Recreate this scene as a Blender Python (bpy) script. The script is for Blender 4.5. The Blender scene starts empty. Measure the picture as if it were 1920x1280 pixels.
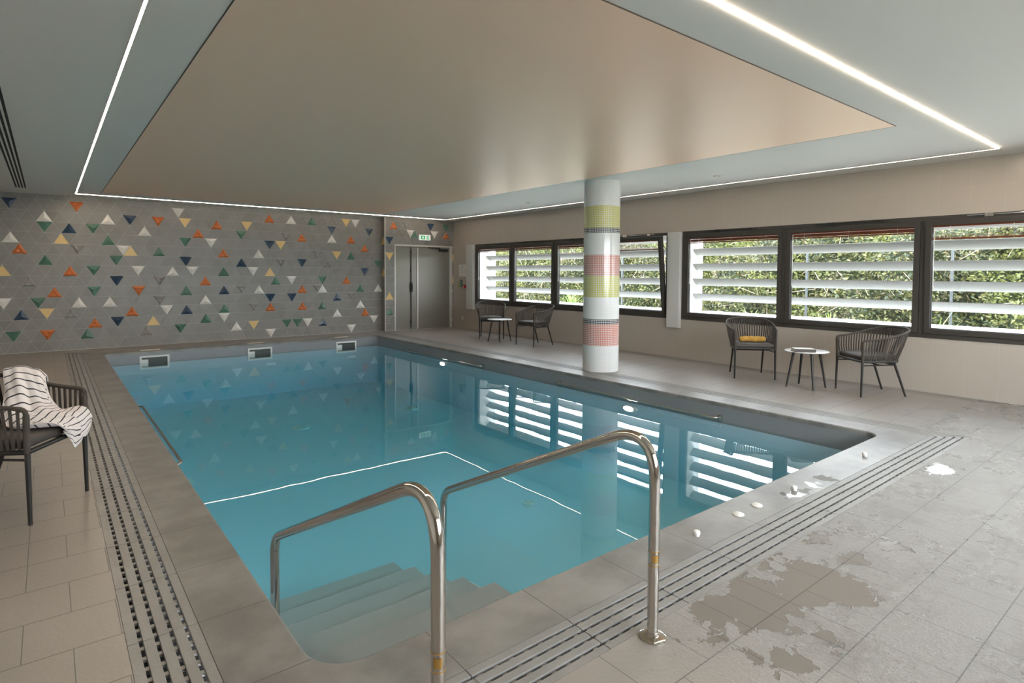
import bpy, bmesh, math, random
from mathutils import Vector, Matrix
random.seed(7)
R = math.radians
C = bpy.context.scene.collection
sc = bpy.context.scene

# ------------------------------------------------------------------ camera, world, light, exposure
EYE = 1.4
cam_d = bpy.data.cameras.new('camera'); cam = bpy.data.objects.new('camera', cam_d); C.objects.link(cam)
yaw, pitch, roll, FPX, SY = R(38.5191), R(-2.4084), R(0.2605), 1093.2, -82.08
fwd = Vector((math.sin(yaw)*math.cos(pitch), math.cos(yaw)*math.cos(pitch), math.sin(pitch)))
rt = Vector((math.cos(yaw), -math.sin(yaw), 0)); up = rt.cross(fwd)
rt2 = rt*math.cos(roll) + up*math.sin(roll); up2 = up*math.cos(roll) - rt*math.sin(roll)
m = Matrix((rt2, up2, -fwd)).transposed().to_4x4(); m.translation = (0, 0, EYE)
cam.matrix_world = m
cam_d.sensor_width = 36; cam_d.lens = FPX/1920*36; cam_d.shift_y = SY/1920; cam_d.clip_start = .05; cam_d.clip_end = 300
sc.camera = cam

w = bpy.data.worlds.new('world'); sc.world = w; w.use_nodes = True
wn, wl = w.node_tree.nodes, w.node_tree.links
bg = wn['Background']
tc = wn.new('ShaderNodeTexCoord'); sx = wn.new('ShaderNodeSeparateXYZ'); cr = wn.new('ShaderNodeValToRGB')
wl.new(tc.outputs['Generated'], sx.inputs[0]); wl.new(sx.outputs['Z'], cr.inputs[0]); wl.new(cr.outputs[0], bg.inputs[0])
cr.color_ramp.elements[0].position = 0.0; cr.color_ramp.elements[0].color = (.96, .98, 1, 1)
cr.color_ramp.elements[1].position = .7; cr.color_ramp.elements[1].color = (.84, .92, 1, 1)
bg.inputs[1].default_value = 16.0
EXPOSURE = 0.42
LED_POWER = 100.0
sc.view_settings.view_transform = 'Standard'; sc.view_settings.look = 'None'
sc.view_settings.gamma = 1.0; sc.view_settings.exposure = EXPOSURE; sc.view_settings.use_curve_mapping = False
cy = sc.cycles
cy.use_denoising = True
try: cy.denoiser = 'OPENIMAGEDENOISE'
except Exception: pass
cy.max_bounces = 9; cy.diffuse_bounces = 5; cy.glossy_bounces = 5; cy.transmission_bounces = 6
cy.transparent_max_bounces = 24; cy.volume_bounces = 0
cy.sample_clamp_indirect = 6.0; cy.caustics_reflective = False; cy.caustics_refractive = False

# measured room
H = 2.717; XW = 8.203; YF = 12.929; YD = 12.74; XR = 6.28; XL = -1.7; YN = -2.2
PL, PR, PN, PF = .714, 5.708, 1.954, 11.978           # pool opening
WATER = -.20; DEEP = -1.02

def portal(y0, y1, name):
    d = bpy.data.lights.new(name, 'AREA'); d.shape = 'RECTANGLE'; d.size = abs(y1-y0); d.size_y = 1.2; d.cycles.is_portal = True
    o = bpy.data.objects.new(name, d); C.objects.link(o); o.location = (XW+.07, (y0+y1)/2, 1.38)
    o.rotation_euler = Matrix(((0, 0, 1), (1, 0, 0), (0, 1, 0))).to_euler()
    return o
portal(6.1, 11.7, 'window_portal'); portal(-.9, 5.75, 'window_portal')
_d = bpy.data.lights.new('window_portal', 'AREA'); _d.shape = 'RECTANGLE'; _d.size = 5.9; _d.size_y = 1.6; _d.cycles.is_portal = True
_o = bpy.data.objects.new('window_portal', _d); C.objects.link(_o); _o.location = (4.15, YN-.25, 1.6); _o.rotation_euler = (R(90), 0, R(180))  # portal for the added windows behind the camera

# ------------------------------------------------------------------ mesh helpers
class MB:
    def __init__(s): s.v = []; s.f = []; s.mi = []; s.uv = []
    def add(s, vs, fs, mi=0):
        n = len(s.v); s.v += [tuple(a) for a in vs]; s.f += [tuple(i+n for i in f) for f in fs]; s.mi += [mi]*len(fs)
    def box(s, x0, x1, y0, y1, z0, z1, mi=0):
        if x0 > x1: x0, x1 = x1, x0
        if y0 > y1: y0, y1 = y1, y0
        if z0 > z1: z0, z1 = z1, z0
        s.add([(x, y, z) for z in (z0, z1) for y in (y0, y1) for x in (x0, x1)],
              [(0, 2, 3, 1), (4, 5, 7, 6), (0, 1, 5, 4), (2, 6, 7, 3), (0, 4, 6, 2), (1, 3, 7, 5)], mi)
    def obox(s, c, ax, ay, az, hx, hy, hz, mi=0):
        c = Vector(c); ax, ay, az = Vector(ax)*hx, Vector(ay)*hy, Vector(az)*hz
        vs = [c + ax*i + ay*j + az*k for k in (-1, 1) for j in (-1, 1) for i in (-1, 1)]
        s.add(vs, [(0, 2, 3, 1), (4, 5, 7, 6), (0, 1, 5, 4), (2, 6, 7, 3), (0, 4, 6, 2), (1, 3, 7, 5)], mi)
    def tube(s, pts, r, seg=12, closed=False, mi=0, caps=True):
        pts = [Vector(p) for p in pts]; n = len(pts)
        rr = r if isinstance(r, (list, tuple)) else [r]*n
        base = len(s.v); prev = None
        for i, p in enumerate(pts):
            if closed: t = (pts[(i+1) % n] - pts[i-1])
            else: t = pts[min(i+1, n-1)] - pts[max(i-1, 0)]
            t.normalize()
            if prev is None:
                a = Vector((0, 0, 1)) if abs(t.z) < .9 else Vector((1, 0, 0))
                u = t.cross(a).normalized()
            else:
                u = (prev - t*prev.dot(t)).normalized()
            prev = u; v = t.cross(u)
            for k in range(seg):
                a = 2*math.pi*k/seg
                s.v.append(tuple(p + (u*math.cos(a) + v*math.sin(a))*rr[i]))
        m_ = n if closed else n-1
        for i in range(m_):
            for k in range(seg):
                a = base+i*seg+k; b = base+i*seg+(k+1) % seg
                c = base+((i+1) % n)*seg+(k+1) % seg; d = base+((i+1) % n)*seg+k
                s.f.append((a, b, c, d)); s.mi.append(mi)
        if caps and not closed:
            s.f.append(tuple(base+k for k in range(seg))[::-1]); s.mi.append(mi)
            s.f.append(tuple(base+(n-1)*seg+k for k in range(seg))); s.mi.append(mi)
    def lathe(s, prof, c=(0, 0, 0), seg=32, axis='z', mi=0):
        base = len(s.v); c = Vector(c)
        for r_, h_ in prof:
            for k in range(seg):
                a = 2*math.pi*k/seg; x, y = r_*math.cos(a), r_*math.sin(a)
                q = {'z': (x, y, h_), 'x': (h_, x, y), 'y': (y, h_, x)}[axis]
                s.v.append(tuple(c + Vector(q)))
        for i in range(len(prof)-1):
            for k in range(seg):
                s.f.append((base+i*seg+k, base+i*seg+(k+1) % seg, base+(i+1)*seg+(k+1) % seg, base+(i+1)*seg+k)); s.mi.append(mi)
        s.f.append(tuple(base+k for k in range(seg))[::-1]); s.mi.append(mi)
        s.f.append(tuple(base+(len(prof)-1)*seg+k for k in range(seg))); s.mi.append(mi)
    def prism(s, poly, z0, z1, mi=0):
        n = len(poly)
        s.add([(x, y, z0) for x, y in poly] + [(x, y, z1) for x, y in poly],
              [tuple(range(n))[::-1], tuple(range(n, 2*n))] + [(i, (i+1) % n, n+(i+1) % n, n+i) for i in range(n)], mi)
    def build(s, name, mats, parent=None, smooth=False, bevel=0, bseg=2, recalc=True, angle=35):
        me = bpy.data.meshes.new(name); me.from_pydata(s.v, [], s.f)
        if not isinstance(mats, (list, tuple)): mats = [mats]
        for q in mats: me.materials.append(q)
        if len(mats) > 1: me.polygons.foreach_set('material_index', s.mi)
        if recalc:
            bm = bmesh.new(); bm.from_mesh(me); bmesh.ops.recalc_face_normals(bm, faces=bm.faces[:]); bm.to_mesh(me); bm.free()
        if smooth:
            me.polygons.foreach_set('use_smooth', [True]*len(me.polygons))
            try: me.set_sharp_from_angle(angle=R(angle))
            except Exception: pass
        o = bpy.data.objects.new(name, me); C.objects.link(o)
        if parent: o.parent = parent
        if bevel:
            b = o.modifiers.new('bevel', 'BEVEL'); b.width = bevel; b.segments = bseg; b.limit_method = 'ANGLE'; b.angle_limit = R(40)
        return o

def tag(o, label=None, cat=None, group=None, kind=None):
    if label: o['label'] = label
    if cat: o['category'] = cat
    if group: o['group'] = group
    if kind: o['kind'] = kind
    return o
def empty(name, loc=(0, 0, 0), rz=0):
    o = bpy.data.objects.new(name, None); C.objects.link(o); o.location = loc; o.rotation_euler = (0, 0, rz)
    o.empty_display_size = .1
    return o
def kids(o): return [c for c in bpy.data.objects if c.parent == o]
def copy_tree(o, parent=None):
    c = o.copy(); C.objects.link(c)
    if parent: c.parent = parent
    for k in kids(o): copy_tree(k, c)
    return c
def catmull(P, n=8, closed=False):
    P = [Vector(p) for p in P]; out = []; N = len(P)
    for i in range(N if closed else N-1):
        if closed: a, b, c, d = P[i-1], P[i], P[(i+1) % N], P[(i+2) % N]
        else: a, b, c, d = P[max(i-1, 0)], P[i], P[i+1], P[min(i+2, N-1)]
        for k in range(n):
            t = k/n
            out.append(.5*((2*b) + (c-a)*t + (2*a-5*b+4*c-d)*t*t + (3*b-a-3*c+d)*t**3))
    if not closed: out.append(P[-1])
    return out
def rounded(P, rads, n=8):
    """polyline with arc-like fillets"""
    P = [Vector(p) for p in P]; out = [P[0]]
    for i in range(1, len(P)-1):
        r_ = rads[i-1]; a = (P[i-1]-P[i]).normalized(); b = (P[i+1]-P[i]).normalized()
        p0, p2 = P[i]+a*r_, P[i]+b*r_
        for k in range(n+1):
            t = k/n; out.append((1-t)**2*p0 + 2*t*(1-t)*P[i] + t*t*p2)
    out.append(P[-1]); return out

# ------------------------------------------------------------------ materials
def S(r, g, b):
    f = lambda c: (c/255/12.92) if c/255 <= .04045 else ((c/255+.055)/1.055)**2.4
    return (f(r), f(g), f(b), 1)
def mat(name, col, rough=.5, metal=0, spec=.5, coat=0, emit=0, bump=None, var=None, ior=None):
    m = bpy.data.materials.new(name); m.use_nodes = True; n, l = m.node_tree.nodes, m.node_tree.links
    b = n['Principled BSDF']
    c4 = col if len(col) == 4 else (*col, 1)
    b.inputs['Base Color'].default_value = c4; b.inputs['Roughness'].default_value = rough; b.inputs['Metallic'].default_value = metal
    b.inputs['Specular IOR Level'].default_value = spec
    if coat: b.inputs['Coat Weight'].default_value = coat; b.inputs['Coat Roughness'].default_value = .08
    if emit: b.inputs['Emission Color'].default_value = c4; b.inputs['Emission Strength'].default_value = emit
    if bump or var:
        t = n.new('ShaderNodeTexCoord')
    if bump:
        sc_, st = bump; no = n.new('ShaderNodeTexNoise'); no.inputs['Scale'].default_value = sc_; no.inputs['Detail'].default_value = 3
        bu = n.new('ShaderNodeBump'); bu.inputs['Strength'].default_value = st; bu.inputs['Distance'].default_value = .01
        l.new(t.outputs['Object'], no.inputs['Vector']); l.new(no.outputs['Fac'], bu.inputs['Height']); l.new(bu.outputs[0], b.inputs['Normal'])
    if var:
        sc_, am = var; no = n.new('ShaderNodeTexNoise'); no.inputs['Scale'].default_value = sc_; no.inputs['Detail'].default_value = 4
        mr = n.new('ShaderNodeMapRange'); mr.inputs['From Min'].default_value = .3; mr.inputs['From Max'].default_value = .7
        mr.inputs['To Min'].default_value = 1-am; mr.inputs['To Max'].default_value = 1+am
        l.new(t.outputs['Object'], no.inputs['Vector']); l.new(no.outputs['Fac'], mr.inputs['Value'])
        vm = n.new('ShaderNodeVectorMath'); vm.operation = 'SCALE'; vm.inputs[0].default_value = c4[:3]
        l.new(mr.outputs[0], vm.inputs['Scale']); l.new(vm.outputs[0], b.inputs['Base Color'])
    return m
class NT:
    """tiny node expression helper"""
    def __init__(s, m): s.n, s.l = m.node_tree.nodes, m.node_tree.links
    def M(s, op, a, b=None, c=None):
        x = s.n.new('ShaderNodeMath'); x.operation = op
        for i, q in enumerate((a, b, c)):
            if q is None: continue
            if isinstance(q, (int, float)): x.inputs[i].default_value = q
            else: s.l.new(q, x.inputs[i])
        return x.outputs[0]
    def mix(s, f, a, b):
        x = s.n.new('ShaderNodeMix'); x.data_type = 'RGBA'
        for i, q in ((0, f), (6, a), (7, b)):
            if isinstance(q, (int, float)): x.inputs[i].default_value = q
            elif isinstance(q, tuple): x.inputs[i].default_value = q
            else: s.l.new(q, x.inputs[i])
        return x.outputs[2]
    def noise(s, vec, scale, detail=3, rough=.5):
        x = s.n.new('ShaderNodeTexNoise'); x.inputs['Scale'].default_value = scale; x.inputs['Detail'].default_value = detail
        x.inputs['Roughness'].default_value = rough; s.l.new(vec, x.inputs['Vector']); return x.outputs['Fac']
    def pos(s):
        g = s.n.new('ShaderNodeNewGeometry'); q = s.n.new('ShaderNodeSeparateXYZ'); s.l.new(g.outputs['Position'], q.inputs[0])
        return g.outputs['Position'], q.outputs[0], q.outputs[1], q.outputs[2]
    def fresnel(s, ior, normal=None):
        x = s.n.new('ShaderNodeFresnel'); g = s.n.new('ShaderNodeNewGeometry')
        v = s.M('ADD', ior, s.M('MULTIPLY', g.outputs['Backfacing'], 1/ior-ior)); s.l.new(v, x.inputs['IOR'])
        if normal is not None: s.l.new(normal, x.inputs['Normal'])
        return x.outputs[0]
    def line(s, v, period, phase, half):
        """1 within half of every line"""
        t = s.M('DIVIDE', s.M('SUBTRACT', v, phase), period)
        fr = s.M('ABSOLUTE', s.M('SUBTRACT', t, s.M('ROUND', t)))
        return s.M('LESS_THAN', s.M('MULTIPLY', fr, period), half), t
    def smooth(s, v, a, b):
        x = s.n.new('ShaderNodeMapRange'); x.interpolation_type = 'SMOOTHSTEP'
        s.l.new(v, x.inputs['Value']); x.inputs['From Min'].default_value = a; x.inputs['From Max'].default_value = b
        return x.outputs[0]
    def bump(s, h, strength, dist, prev=None):
        x = s.n.new('ShaderNodeBump'); x.inputs['Strength'].default_value = strength; x.inputs['Distance'].default_value = dist
        s.l.new(h, x.inputs['Height'])
        if prev is not None: s.l.new(prev, x.inputs['Normal'])
        return x.outputs[0]

def deck_material():
    m = bpy.data.materials.new('deck_tiles'); m.use_nodes = True; t = NT(m); b = t.n['Principled BSDF']
    P, x, y, z = t.pos()
    rl, rt_ = t.line(y, .2985, 1.166, .0022)
    row = t.M('FLOOR', rt_)
    jl, jt = t.line(x, .1505, .044, .0016)
    k = t.M('ROUND', jt)
    par = t.M('ABSOLUTE', t.M('MODULO', t.M('ADD', k, row), 2.0))
    par0 = t.M('LESS_THAN', par, .5)
    wn_ = t.n.new('ShaderNodeTexWhiteNoise'); wn_.noise_dimensions = '2D'
    cx = t.n.new('ShaderNodeCombineXYZ'); t.l.new(k, cx.inputs[0]); t.l.new(row, cx.inputs[1]); t.l.new(cx.outputs[0], wn_.inputs['Vector'])
    ex = t.M('GREATER_THAN', wn_.outputs['Value'], .72)
    jm = t.M('MULTIPLY', jl, t.M('MAXIMUM', par0, ex))
    grout = t.M('MAXIMUM', rl, jm)
    n1 = t.noise(P, 2.2, 4); n2 = t.noise(P, 90, 3)
    base = t.mix(n1, (.262, .232, .208, 1), (.322, .288, .260, 1))
    # wet area near the right front; standing water has a shape of its own
    nw = t.noise(P, 4.2, 7, .62)
    def blob(cx_, cy_, kx, ky, off):
        dx = t.M('SUBTRACT', x, cx_); dy = t.M('SUBTRACT', y, cy_)
        rad = t.M('SQRT', t.M('ADD', t.M('POWER', t.M('MULTIPLY', dx, kx), 2.0), t.M('POWER', t.M('MULTIPLY', dy, ky), 2.0)))
        return t.smooth(t.M('SUBTRACT', t.M('ADD', nw, off), t.M('MULTIPLY', rad, .34)), .455, .475)
    pud = t.M('MAXIMUM', blob(2.58, 1.22, .85, 2.3, .12), blob(4.95, 1.33, 2.4, 5.5, .08))
    pud = t.M('MAXIMUM', pud, blob(2.1, 1.03, 2.8, 4.0, .06))
    pud = t.M('MULTIPLY', pud, t.M('MULTIPLY', t.M('LESS_THAN', y, 1.418), t.M('GREATER_THAN', y, .74)))
    wet = t.M('MULTIPLY', t.smooth(x, 1.4, 2.4), t.M('SUBTRACT', 1.0, t.smooth(y, 1.6, 2.6)))
    patch = t.smooth(t.noise(P, 2.4, 6, .65), .47, .57)
    wetp = t.M('MULTIPLY', wet, patch)
    col = t.mix(t.M('MULTIPLY', wet, .60), base, (.20, .19, .18, 1))
    wet2 = t.M('MULTIPLY', wet, t.smooth(t.noise(P, 3.7, 7, .7), .50, .60))
    col = t.mix(t.M('MULTIPLY', wet2, .5), col, (.165, .145, .128, 1))
    col = t.mix(pud, col, (.195, .170, .148, 1))
    col = t.mix(grout, col, (.10, .092, .085, 1))
    t.l.new(col, b.inputs['Base Color'])
    r0 = t.M('SUBTRACT', .40, t.M('MULTIPLY', wet, .06))
    r1 = t.M('SUBTRACT', r0, t.M('MULTIPLY', wetp, .085))
    rr = t.M('ADD', t.M('MULTIPLY', r1, t.M('SUBTRACT', 1.0, pud)), t.M('MULTIPLY', pud, .16))
    t.l.new(rr, b.inputs['Roughness'])
    nb = t.noise(P, 60, 5, .65)
    dry = t.M('SUBTRACT', 1.0, pud)
    h = t.M('MULTIPLY', t.M('MULTIPLY', nb, dry), t.M('ADD', .35, t.M('MULTIPLY', wet, 1.3)))
    h = t.M('SUBTRACT', h, t.M('MULTIPLY', grout, 1.2))
    t.l.new(t.bump(h, .85, .0045), b.inputs['Normal'])
    t.l.new(t.M('ADD', .6, t.M('MULTIPLY', t.M('MULTIPLY', wet, dry), .05)), b.inputs['Specular IOR Level'])
    return m
def stone_material():
    m = bpy.data.materials.new('coping_stone'); m.use_nodes = True; t = NT(m); b = t.n['Principled BSDF']
    P, x, y, z = t.pos()
    n1 = t.noise(P, 3.0, 5, .6); n2 = t.noise(P, 60, 3)
    c = t.mix(t.smooth(n1, .3, .7), (.165, .156, .148, 1), (.270, .256, .242, 1))
    inx = t.M('MULTIPLY', t.M('GREATER_THAN', x, PL-.02), t.M('LESS_THAN', x, PR+.02))
    iny = t.M('MULTIPLY', t.M('GREATER_THAN', y, PN-.02), t.M('LESS_THAN', y, PF+.02))
    jx, _ = t.line(x, .4925, 2.6, .0018); jy, _ = t.line(y, .4975, 2.555, .0018)
    j = t.M('MAXIMUM', t.M('MULTIPLY', jx, inx), t.M('MULTIPLY', jy, iny))
    c = t.mix(j, c, (.07, .065, .06, 1)); t.l.new(c, b.inputs['Base Color'])
    nw = t.noise(P, 9, 5, .6)
    def blob(cx_, cy_, kx, ky, off):
        dx = t.M('SUBTRACT', x, cx_); dy = t.M('SUBTRACT', y, cy_)
        rad = t.M('SQRT', t.M('ADD', t.M('POWER', t.M('MULTIPLY', dx, kx), 2.0), t.M('POWER', t.M('MULTIPLY', dy, ky), 2.0)))
        return t.smooth(t.M('SUBTRACT', t.M('ADD', nw, off), t.M('MULTIPLY', rad, .5)), .45, .47)
    pud = t.M('MAXIMUM', blob(4.12, 1.74, 3.0, 6.0, .14), blob(3.72, 1.74, 3.6, 6.5, .12))
    dry = t.M('SUBTRACT', 1.0, pud)
    t.l.new(t.M('ADD', .04, t.M('MULTIPLY', dry, .30)), b.inputs['Roughness']); b.inputs['Specular IOR Level'].default_value = .5
    h = t.M('SUBTRACT', t.M('MULTIPLY', t.M('MULTIPLY', n2, dry), .5), t.M('MULTIPLY', j, 1.5))
    t.l.new(t.bump(h, .4, .0015), b.inputs['Normal'])
    return m
def wall_tile_material():
    m = bpy.data.materials.new('wall_tiles_beige'); m.use_nodes = True; t = NT(m); b = t.n['Principled BSDF']
    P, x, y, z = t.pos()
    l1, _ = t.line(y, .3075, .43, .0016); l2, _ = t.line(z, .30, 0, .0012)
    g = t.M('MAXIMUM', l1, l2); n1 = t.noise(P, 1.5, 3)
    c = t.mix(n1, (.44, .385, .335, 1), (.49, .43, .375, 1)); c = t.mix(t.M('MULTIPLY', g, .55), c, (.56, .51, .46, 1)); t.l.new(c, b.inputs['Base Color'])
    b.inputs['Roughness'].default_value = .32; t.l.new(t.bump(t.M('MULTIPLY', g, -1.0), .3, .001), b.inputs['Normal'])
    return m
def column_material(cxy):
    m = bpy.data.materials.new('column_mosaic'); m.use_nodes = True; t = NT(m); b = t.n['Principled BSDF']
    P, x, y, z = t.pos()
    ang = t.M('ARCTAN2', t.M('SUBTRACT', y, cxy[1]), t.M('SUBTRACT', x, cxy[0]))
    s_ = t.M('MULTIPLY', ang, .26)
    l1, _ = t.line(s_, .0255, 0, .0028); l2, _ = t.line(z, .0255, .023, .0028)
    g = t.M('MAXIMUM', l1, l2)
    r = t.n.new('ShaderNodeValToRGB'); r.color_ramp.interpolation = 'CONSTANT'
    t.l.new(t.M('DIVIDE', z, H), r.inputs[0])
    Wc, Sa, Ye, Bk = (.80, .80, .80, 1), (.60, .20, .15, 1), (.56, .53, .09, 1), (.03, .03, .045, 1)
    bands = [(0, Wc), (.367, Sa), (.675, Bk), (.750, Wc), (1.052, Ye), (1.364, Sa), (1.666, Wc), (1.964, Bk), (2.041, Ye), (2.350, Wc)]
    e = r.color_ramp.elements
    while len(e) < len(bands): e.new(.5)
    for i, (p, c) in enumerate(bands): e[i].position = p/H; e[i].color = c
    c = t.mix(g, r.outputs[0], (.70, .70, .68, 1)); t.l.new(c, b.inputs['Base Color'])
    b.inputs['Roughness'].default_value = .12; t.l.new(t.bump(t.M('MULTIPLY', g, -1.0), .5, .001), b.inputs['Normal'])
    return m
def water_material():
    m = bpy.data.materials.new('pool_water'); m.use_nodes = True; t = NT(m)
    t.n.remove(t.n['Principled BSDF']); out = t.n['Material Output']
    gl = t.n.new('ShaderNodeBsdfGlossy'); gl.inputs['Roughness'].default_value = .0
    tr = t.n.new('ShaderNodeBsdfTransparent'); tr.inputs[0].default_value = (.97, 1, 1, 1)
    P, x, y, z = t.pos(); h = t.noise(P, 2.0, 2)
    nb = t.bump(h, .05, .012); t.l.new(nb, gl.inputs['Normal']); fr = t.fresnel(1.5, nb)
    mx = t.n.new('ShaderNodeMixShader'); t.l.new(fr, mx.inputs[0]); t.l.new(tr.outputs[0], mx.inputs[1]); t.l.new(gl.outputs[0], mx.inputs[2])
    t.l.new(mx.outputs[0], out.inputs['Surface'])
    ab = t.n.new('ShaderNodeVolumeAbsorption'); ab.inputs['Color'].default_value = (.50, .895, .945, 1); ab.inputs['Density'].default_value = .68
    t.l.new(ab.outputs[0], out.inputs['Volume'])
    return m
def glass_material():
    m = bpy.data.materials.new('window_glass'); m.use_nodes = True; t = NT(m)
    t.n.remove(t.n['Principled BSDF']); out = t.n['Material Output']
    fr = t.fresnel(1.45)
    gl = t.n.new('ShaderNodeBsdfGlossy'); gl.inputs['Roughness'].default_value = .0
    tr = t.n.new('ShaderNodeBsdfTransparent'); tr.inputs[0].default_value = (.95, .97, .97, 1)
    mx = t.n.new('ShaderNodeMixShader'); t.l.new(fr, mx.inputs[0]); t.l.new(tr.outputs[0], mx.inputs[1]); t.l.new(gl.outputs[0], mx.inputs[2])
    t.l.new(mx.outputs[0], out.inputs['Surface']); return m
def island_material(name, c1, c2, rough=.5, trans=False):
    m = bpy.data.materials.new(name); m.use_nodes = True; t = NT(m); b = t.n['Principled BSDF']
    g = t.n.new('ShaderNodeNewGeometry')
    t.l.new(t.mix(g.outputs['Random Per Island'], c1, c2), b.inputs['Base Color']); b.inputs['Roughness'].default_value = rough
    return m
def leaf_material(name, cols):
    m = bpy.data.materials.new(name); m.use_nodes = True; t = NT(m); b = t.n['Principled BSDF']
    g = t.n.new('ShaderNodeNewGeometry'); r = t.n.new('ShaderNodeValToRGB'); t.l.new(g.outputs['Random Per Island'], r.inputs[0])
    e = r.color_ramp.elements
    while len(e) < len(cols): e.new(.5)
    for i, c in enumerate(cols): e[i].position = i/(len(cols)-1); e[i].color = (*c, 1)
    P = g.outputs['Position']; n1 = t.noise(P, 1.3, 4, .6); n2 = t.noise(P, .8, 3)
    br = t.mix(t.smooth(n1, .52, .68), r.outputs[0], (.17, .13, .085, 1))
    c = t.mix(t.smooth(n2, .48, .62), br, (.15, .165, .035, 1))
    mixc = t.n.new('ShaderNodeMix'); mixc.data_type = 'RGBA'; mixc.inputs[0].default_value = .6
    t.l.new(r.outputs[0], mixc.inputs[6]); t.l.new(c, mixc.inputs[7])
    t.l.new(mixc.outputs[2], b.inputs['Base Color']); b.inputs['Roughness'].default_value = .45
    tl = t.n.new('ShaderNodeBsdfTranslucent'); t.l.new(mixc.outputs[2], tl.inputs[0])
    mx = t.n.new('ShaderNodeMixShader'); mx.inputs[0].default_value = .35
    t.l.new(b.outputs[0], mx.inputs[1]); t.l.new(tl.outputs[0], mx.inputs[2]); t.l.new(mx.outputs[0], t.n['Material Output'].inputs[0])
    return m
def towel_material():
    m = bpy.data.materials.new('striped_towel'); m.use_nodes = True; t = NT(m); b = t.n['Principled BSDF']
    u = t.n.new('ShaderNodeUVMap'); q = t.n.new('ShaderNodeSeparateXYZ'); t.l.new(u.outputs[0], q.inputs[0])
    l1, _ = t.line(q.outputs[0], .052, .02, .0042)
    ends = t.M('MULTIPLY', t.M('GREATER_THAN', q.outputs[1], .03), t.M('LESS_THAN', q.outputs[1], .97))
    c = t.mix(t.M('MULTIPLY', l1, ends), (.72, .66, .64, 1), (.02, .022, .03, 1)); t.l.new(c, b.inputs['Base Color'])
    b.inputs['Roughness'].default_value = .9; P, x, y, z = t.pos()
    t.l.new(t.bump(t.noise(P, 500, 2), .3, .001), b.inputs['Normal']); return m
def basin_material():
    m = bpy.data.materials.new('pool_liner'); m.use_nodes = True; t = NT(m); b = t.n['Principled BSDF']
    P, x, y, z = t.pos()
    n1 = t.noise(P, .8, 2)
    c = t.mix(n1, (.23, .23, .245, 1), (.27, .27, .285, 1)); c = t.mix(t.M('LESS_THAN', z, -.225), c, (.58, .72, .84, 1)); t.l.new(c, b.inputs['Base Color']); b.inputs['Roughness'].default_value = .45  # scattered light of the water painted in as paler blue below the waterline
    return m

DECK = deck_material(); STONE = stone_material(); WTILE = wall_tile_material()
WHITE = mat('ceiling_paint', (.77, .745, .715), .55); SATIN = mat('champagne_stretch_film', (1.0, .69, .50), .38, .20)
GREYTILE = island_material('grey_wall_tiles', (.205, .192, .175, 1), (.245, .230, .212, 1), .42)
GROUT = mat('tile_grout', (.40, .38, .355), .8)
TW = mat('white_glazed_tile', (.78, .74, .70), .28); TO = mat('orange_glazed_tile', (.62, .17, .05), .3)
TG = mat('green_glazed_tile', (.075, .17, .12), .3); TN = mat('navy_glazed_tile', (.022, .045, .085), .25)
TY = mat('yellow_glazed_tile', (.74, .50, .20), .4); TS = mat('grey_relief_tile', (.30, .28, .26), .4)
LINER = basin_material(); WATERM = water_material(); GLASS = glass_material()
STEEL = mat('polished_steel', (.58, .54, .49), .10, 1); CHROME = mat('chrome', (.7, .7, .7), .12, 1)
FRAME = mat('window_frame_paint', S(62, 58, 54), .4); DARKF = mat('dark_window_gasket', S(32, 31, 30), .5)
ALUW = mat('white_lacquer', (.62, .61, .59), .35); LOUV = mat('louvre_coating', (.31, .30, .285), .55)
BLIND = mat('copper_blind', (.17, .04, .018), .35, .3); DARK = mat('near_black', (.012, .012, .013), .45)
LEG = mat('chair_frame_paint', (.012, .011, .011), .4); ROPE = mat('taupe_rope', (.052, .041, .033), .75, bump=(300, .4))
CUSH = mat('taupe_cushion', (.060, .050, .045), .6, bump=(60, .15)); TOPW = mat('table_top_laminate', (.74, .74, .74), .25)
MUST = mat('mustard_fabric', (.50, .27, .05), .85, bump=(200, .4), var=(30, .08))
TOWEL = towel_material(); PAPER = mat('paper', (.72, .70, .66), .7); BOOKC = mat('book_cover', (.055, .04, .035), .5)
DOORM = mat('grey_door_paint', S(134, 130, 122), .33, .25); TRIMM = mat('pale_metal_trim', (.62, .58, .53), .35, .3)
LEDS = mat('led_strip_soft_light', (1, .80, .62), .5, emit=LED_POWER*.25)
LEDM = mat('led_strip_light', (1, .83, .64), .5, emit=LED_POWER)
PLASTIC = mat('white_plastic', (.74, .73, .70), .4); BRASS = mat('brass_label', (.55, .33, .10), .35, .8)
GREEN = mat('sign_green', (.01, .33, .13), .4, emit=.45); SIGNW = mat('sign_white', (.85, .88, .82), .4, emit=.35)
RED = mat('red_plastic', (.45, .015, .02), .35); YELP = mat('yellow_plastic', (.6, .4, .03), .4); GRNP = mat('green_plastic', (.02, .20, .07), .4)
LAMPM = mat('underwater_lamp_light', (.85, .97, 1), .4, emit=60); BLACKS = mat('slot_black', (.006, .006, .006), .7)
GRAVEL = mat('outdoor_ground', (.30, .29, .24), .9, var=(3, .3)); SILLM = mat('sill_stone', (.80, .80, .78), .6)
WHITEWALL = mat('outside_white_render', (.86, .86, .85), .8); BARK = mat('bark', (.13, .09, .06), .9)

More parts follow.
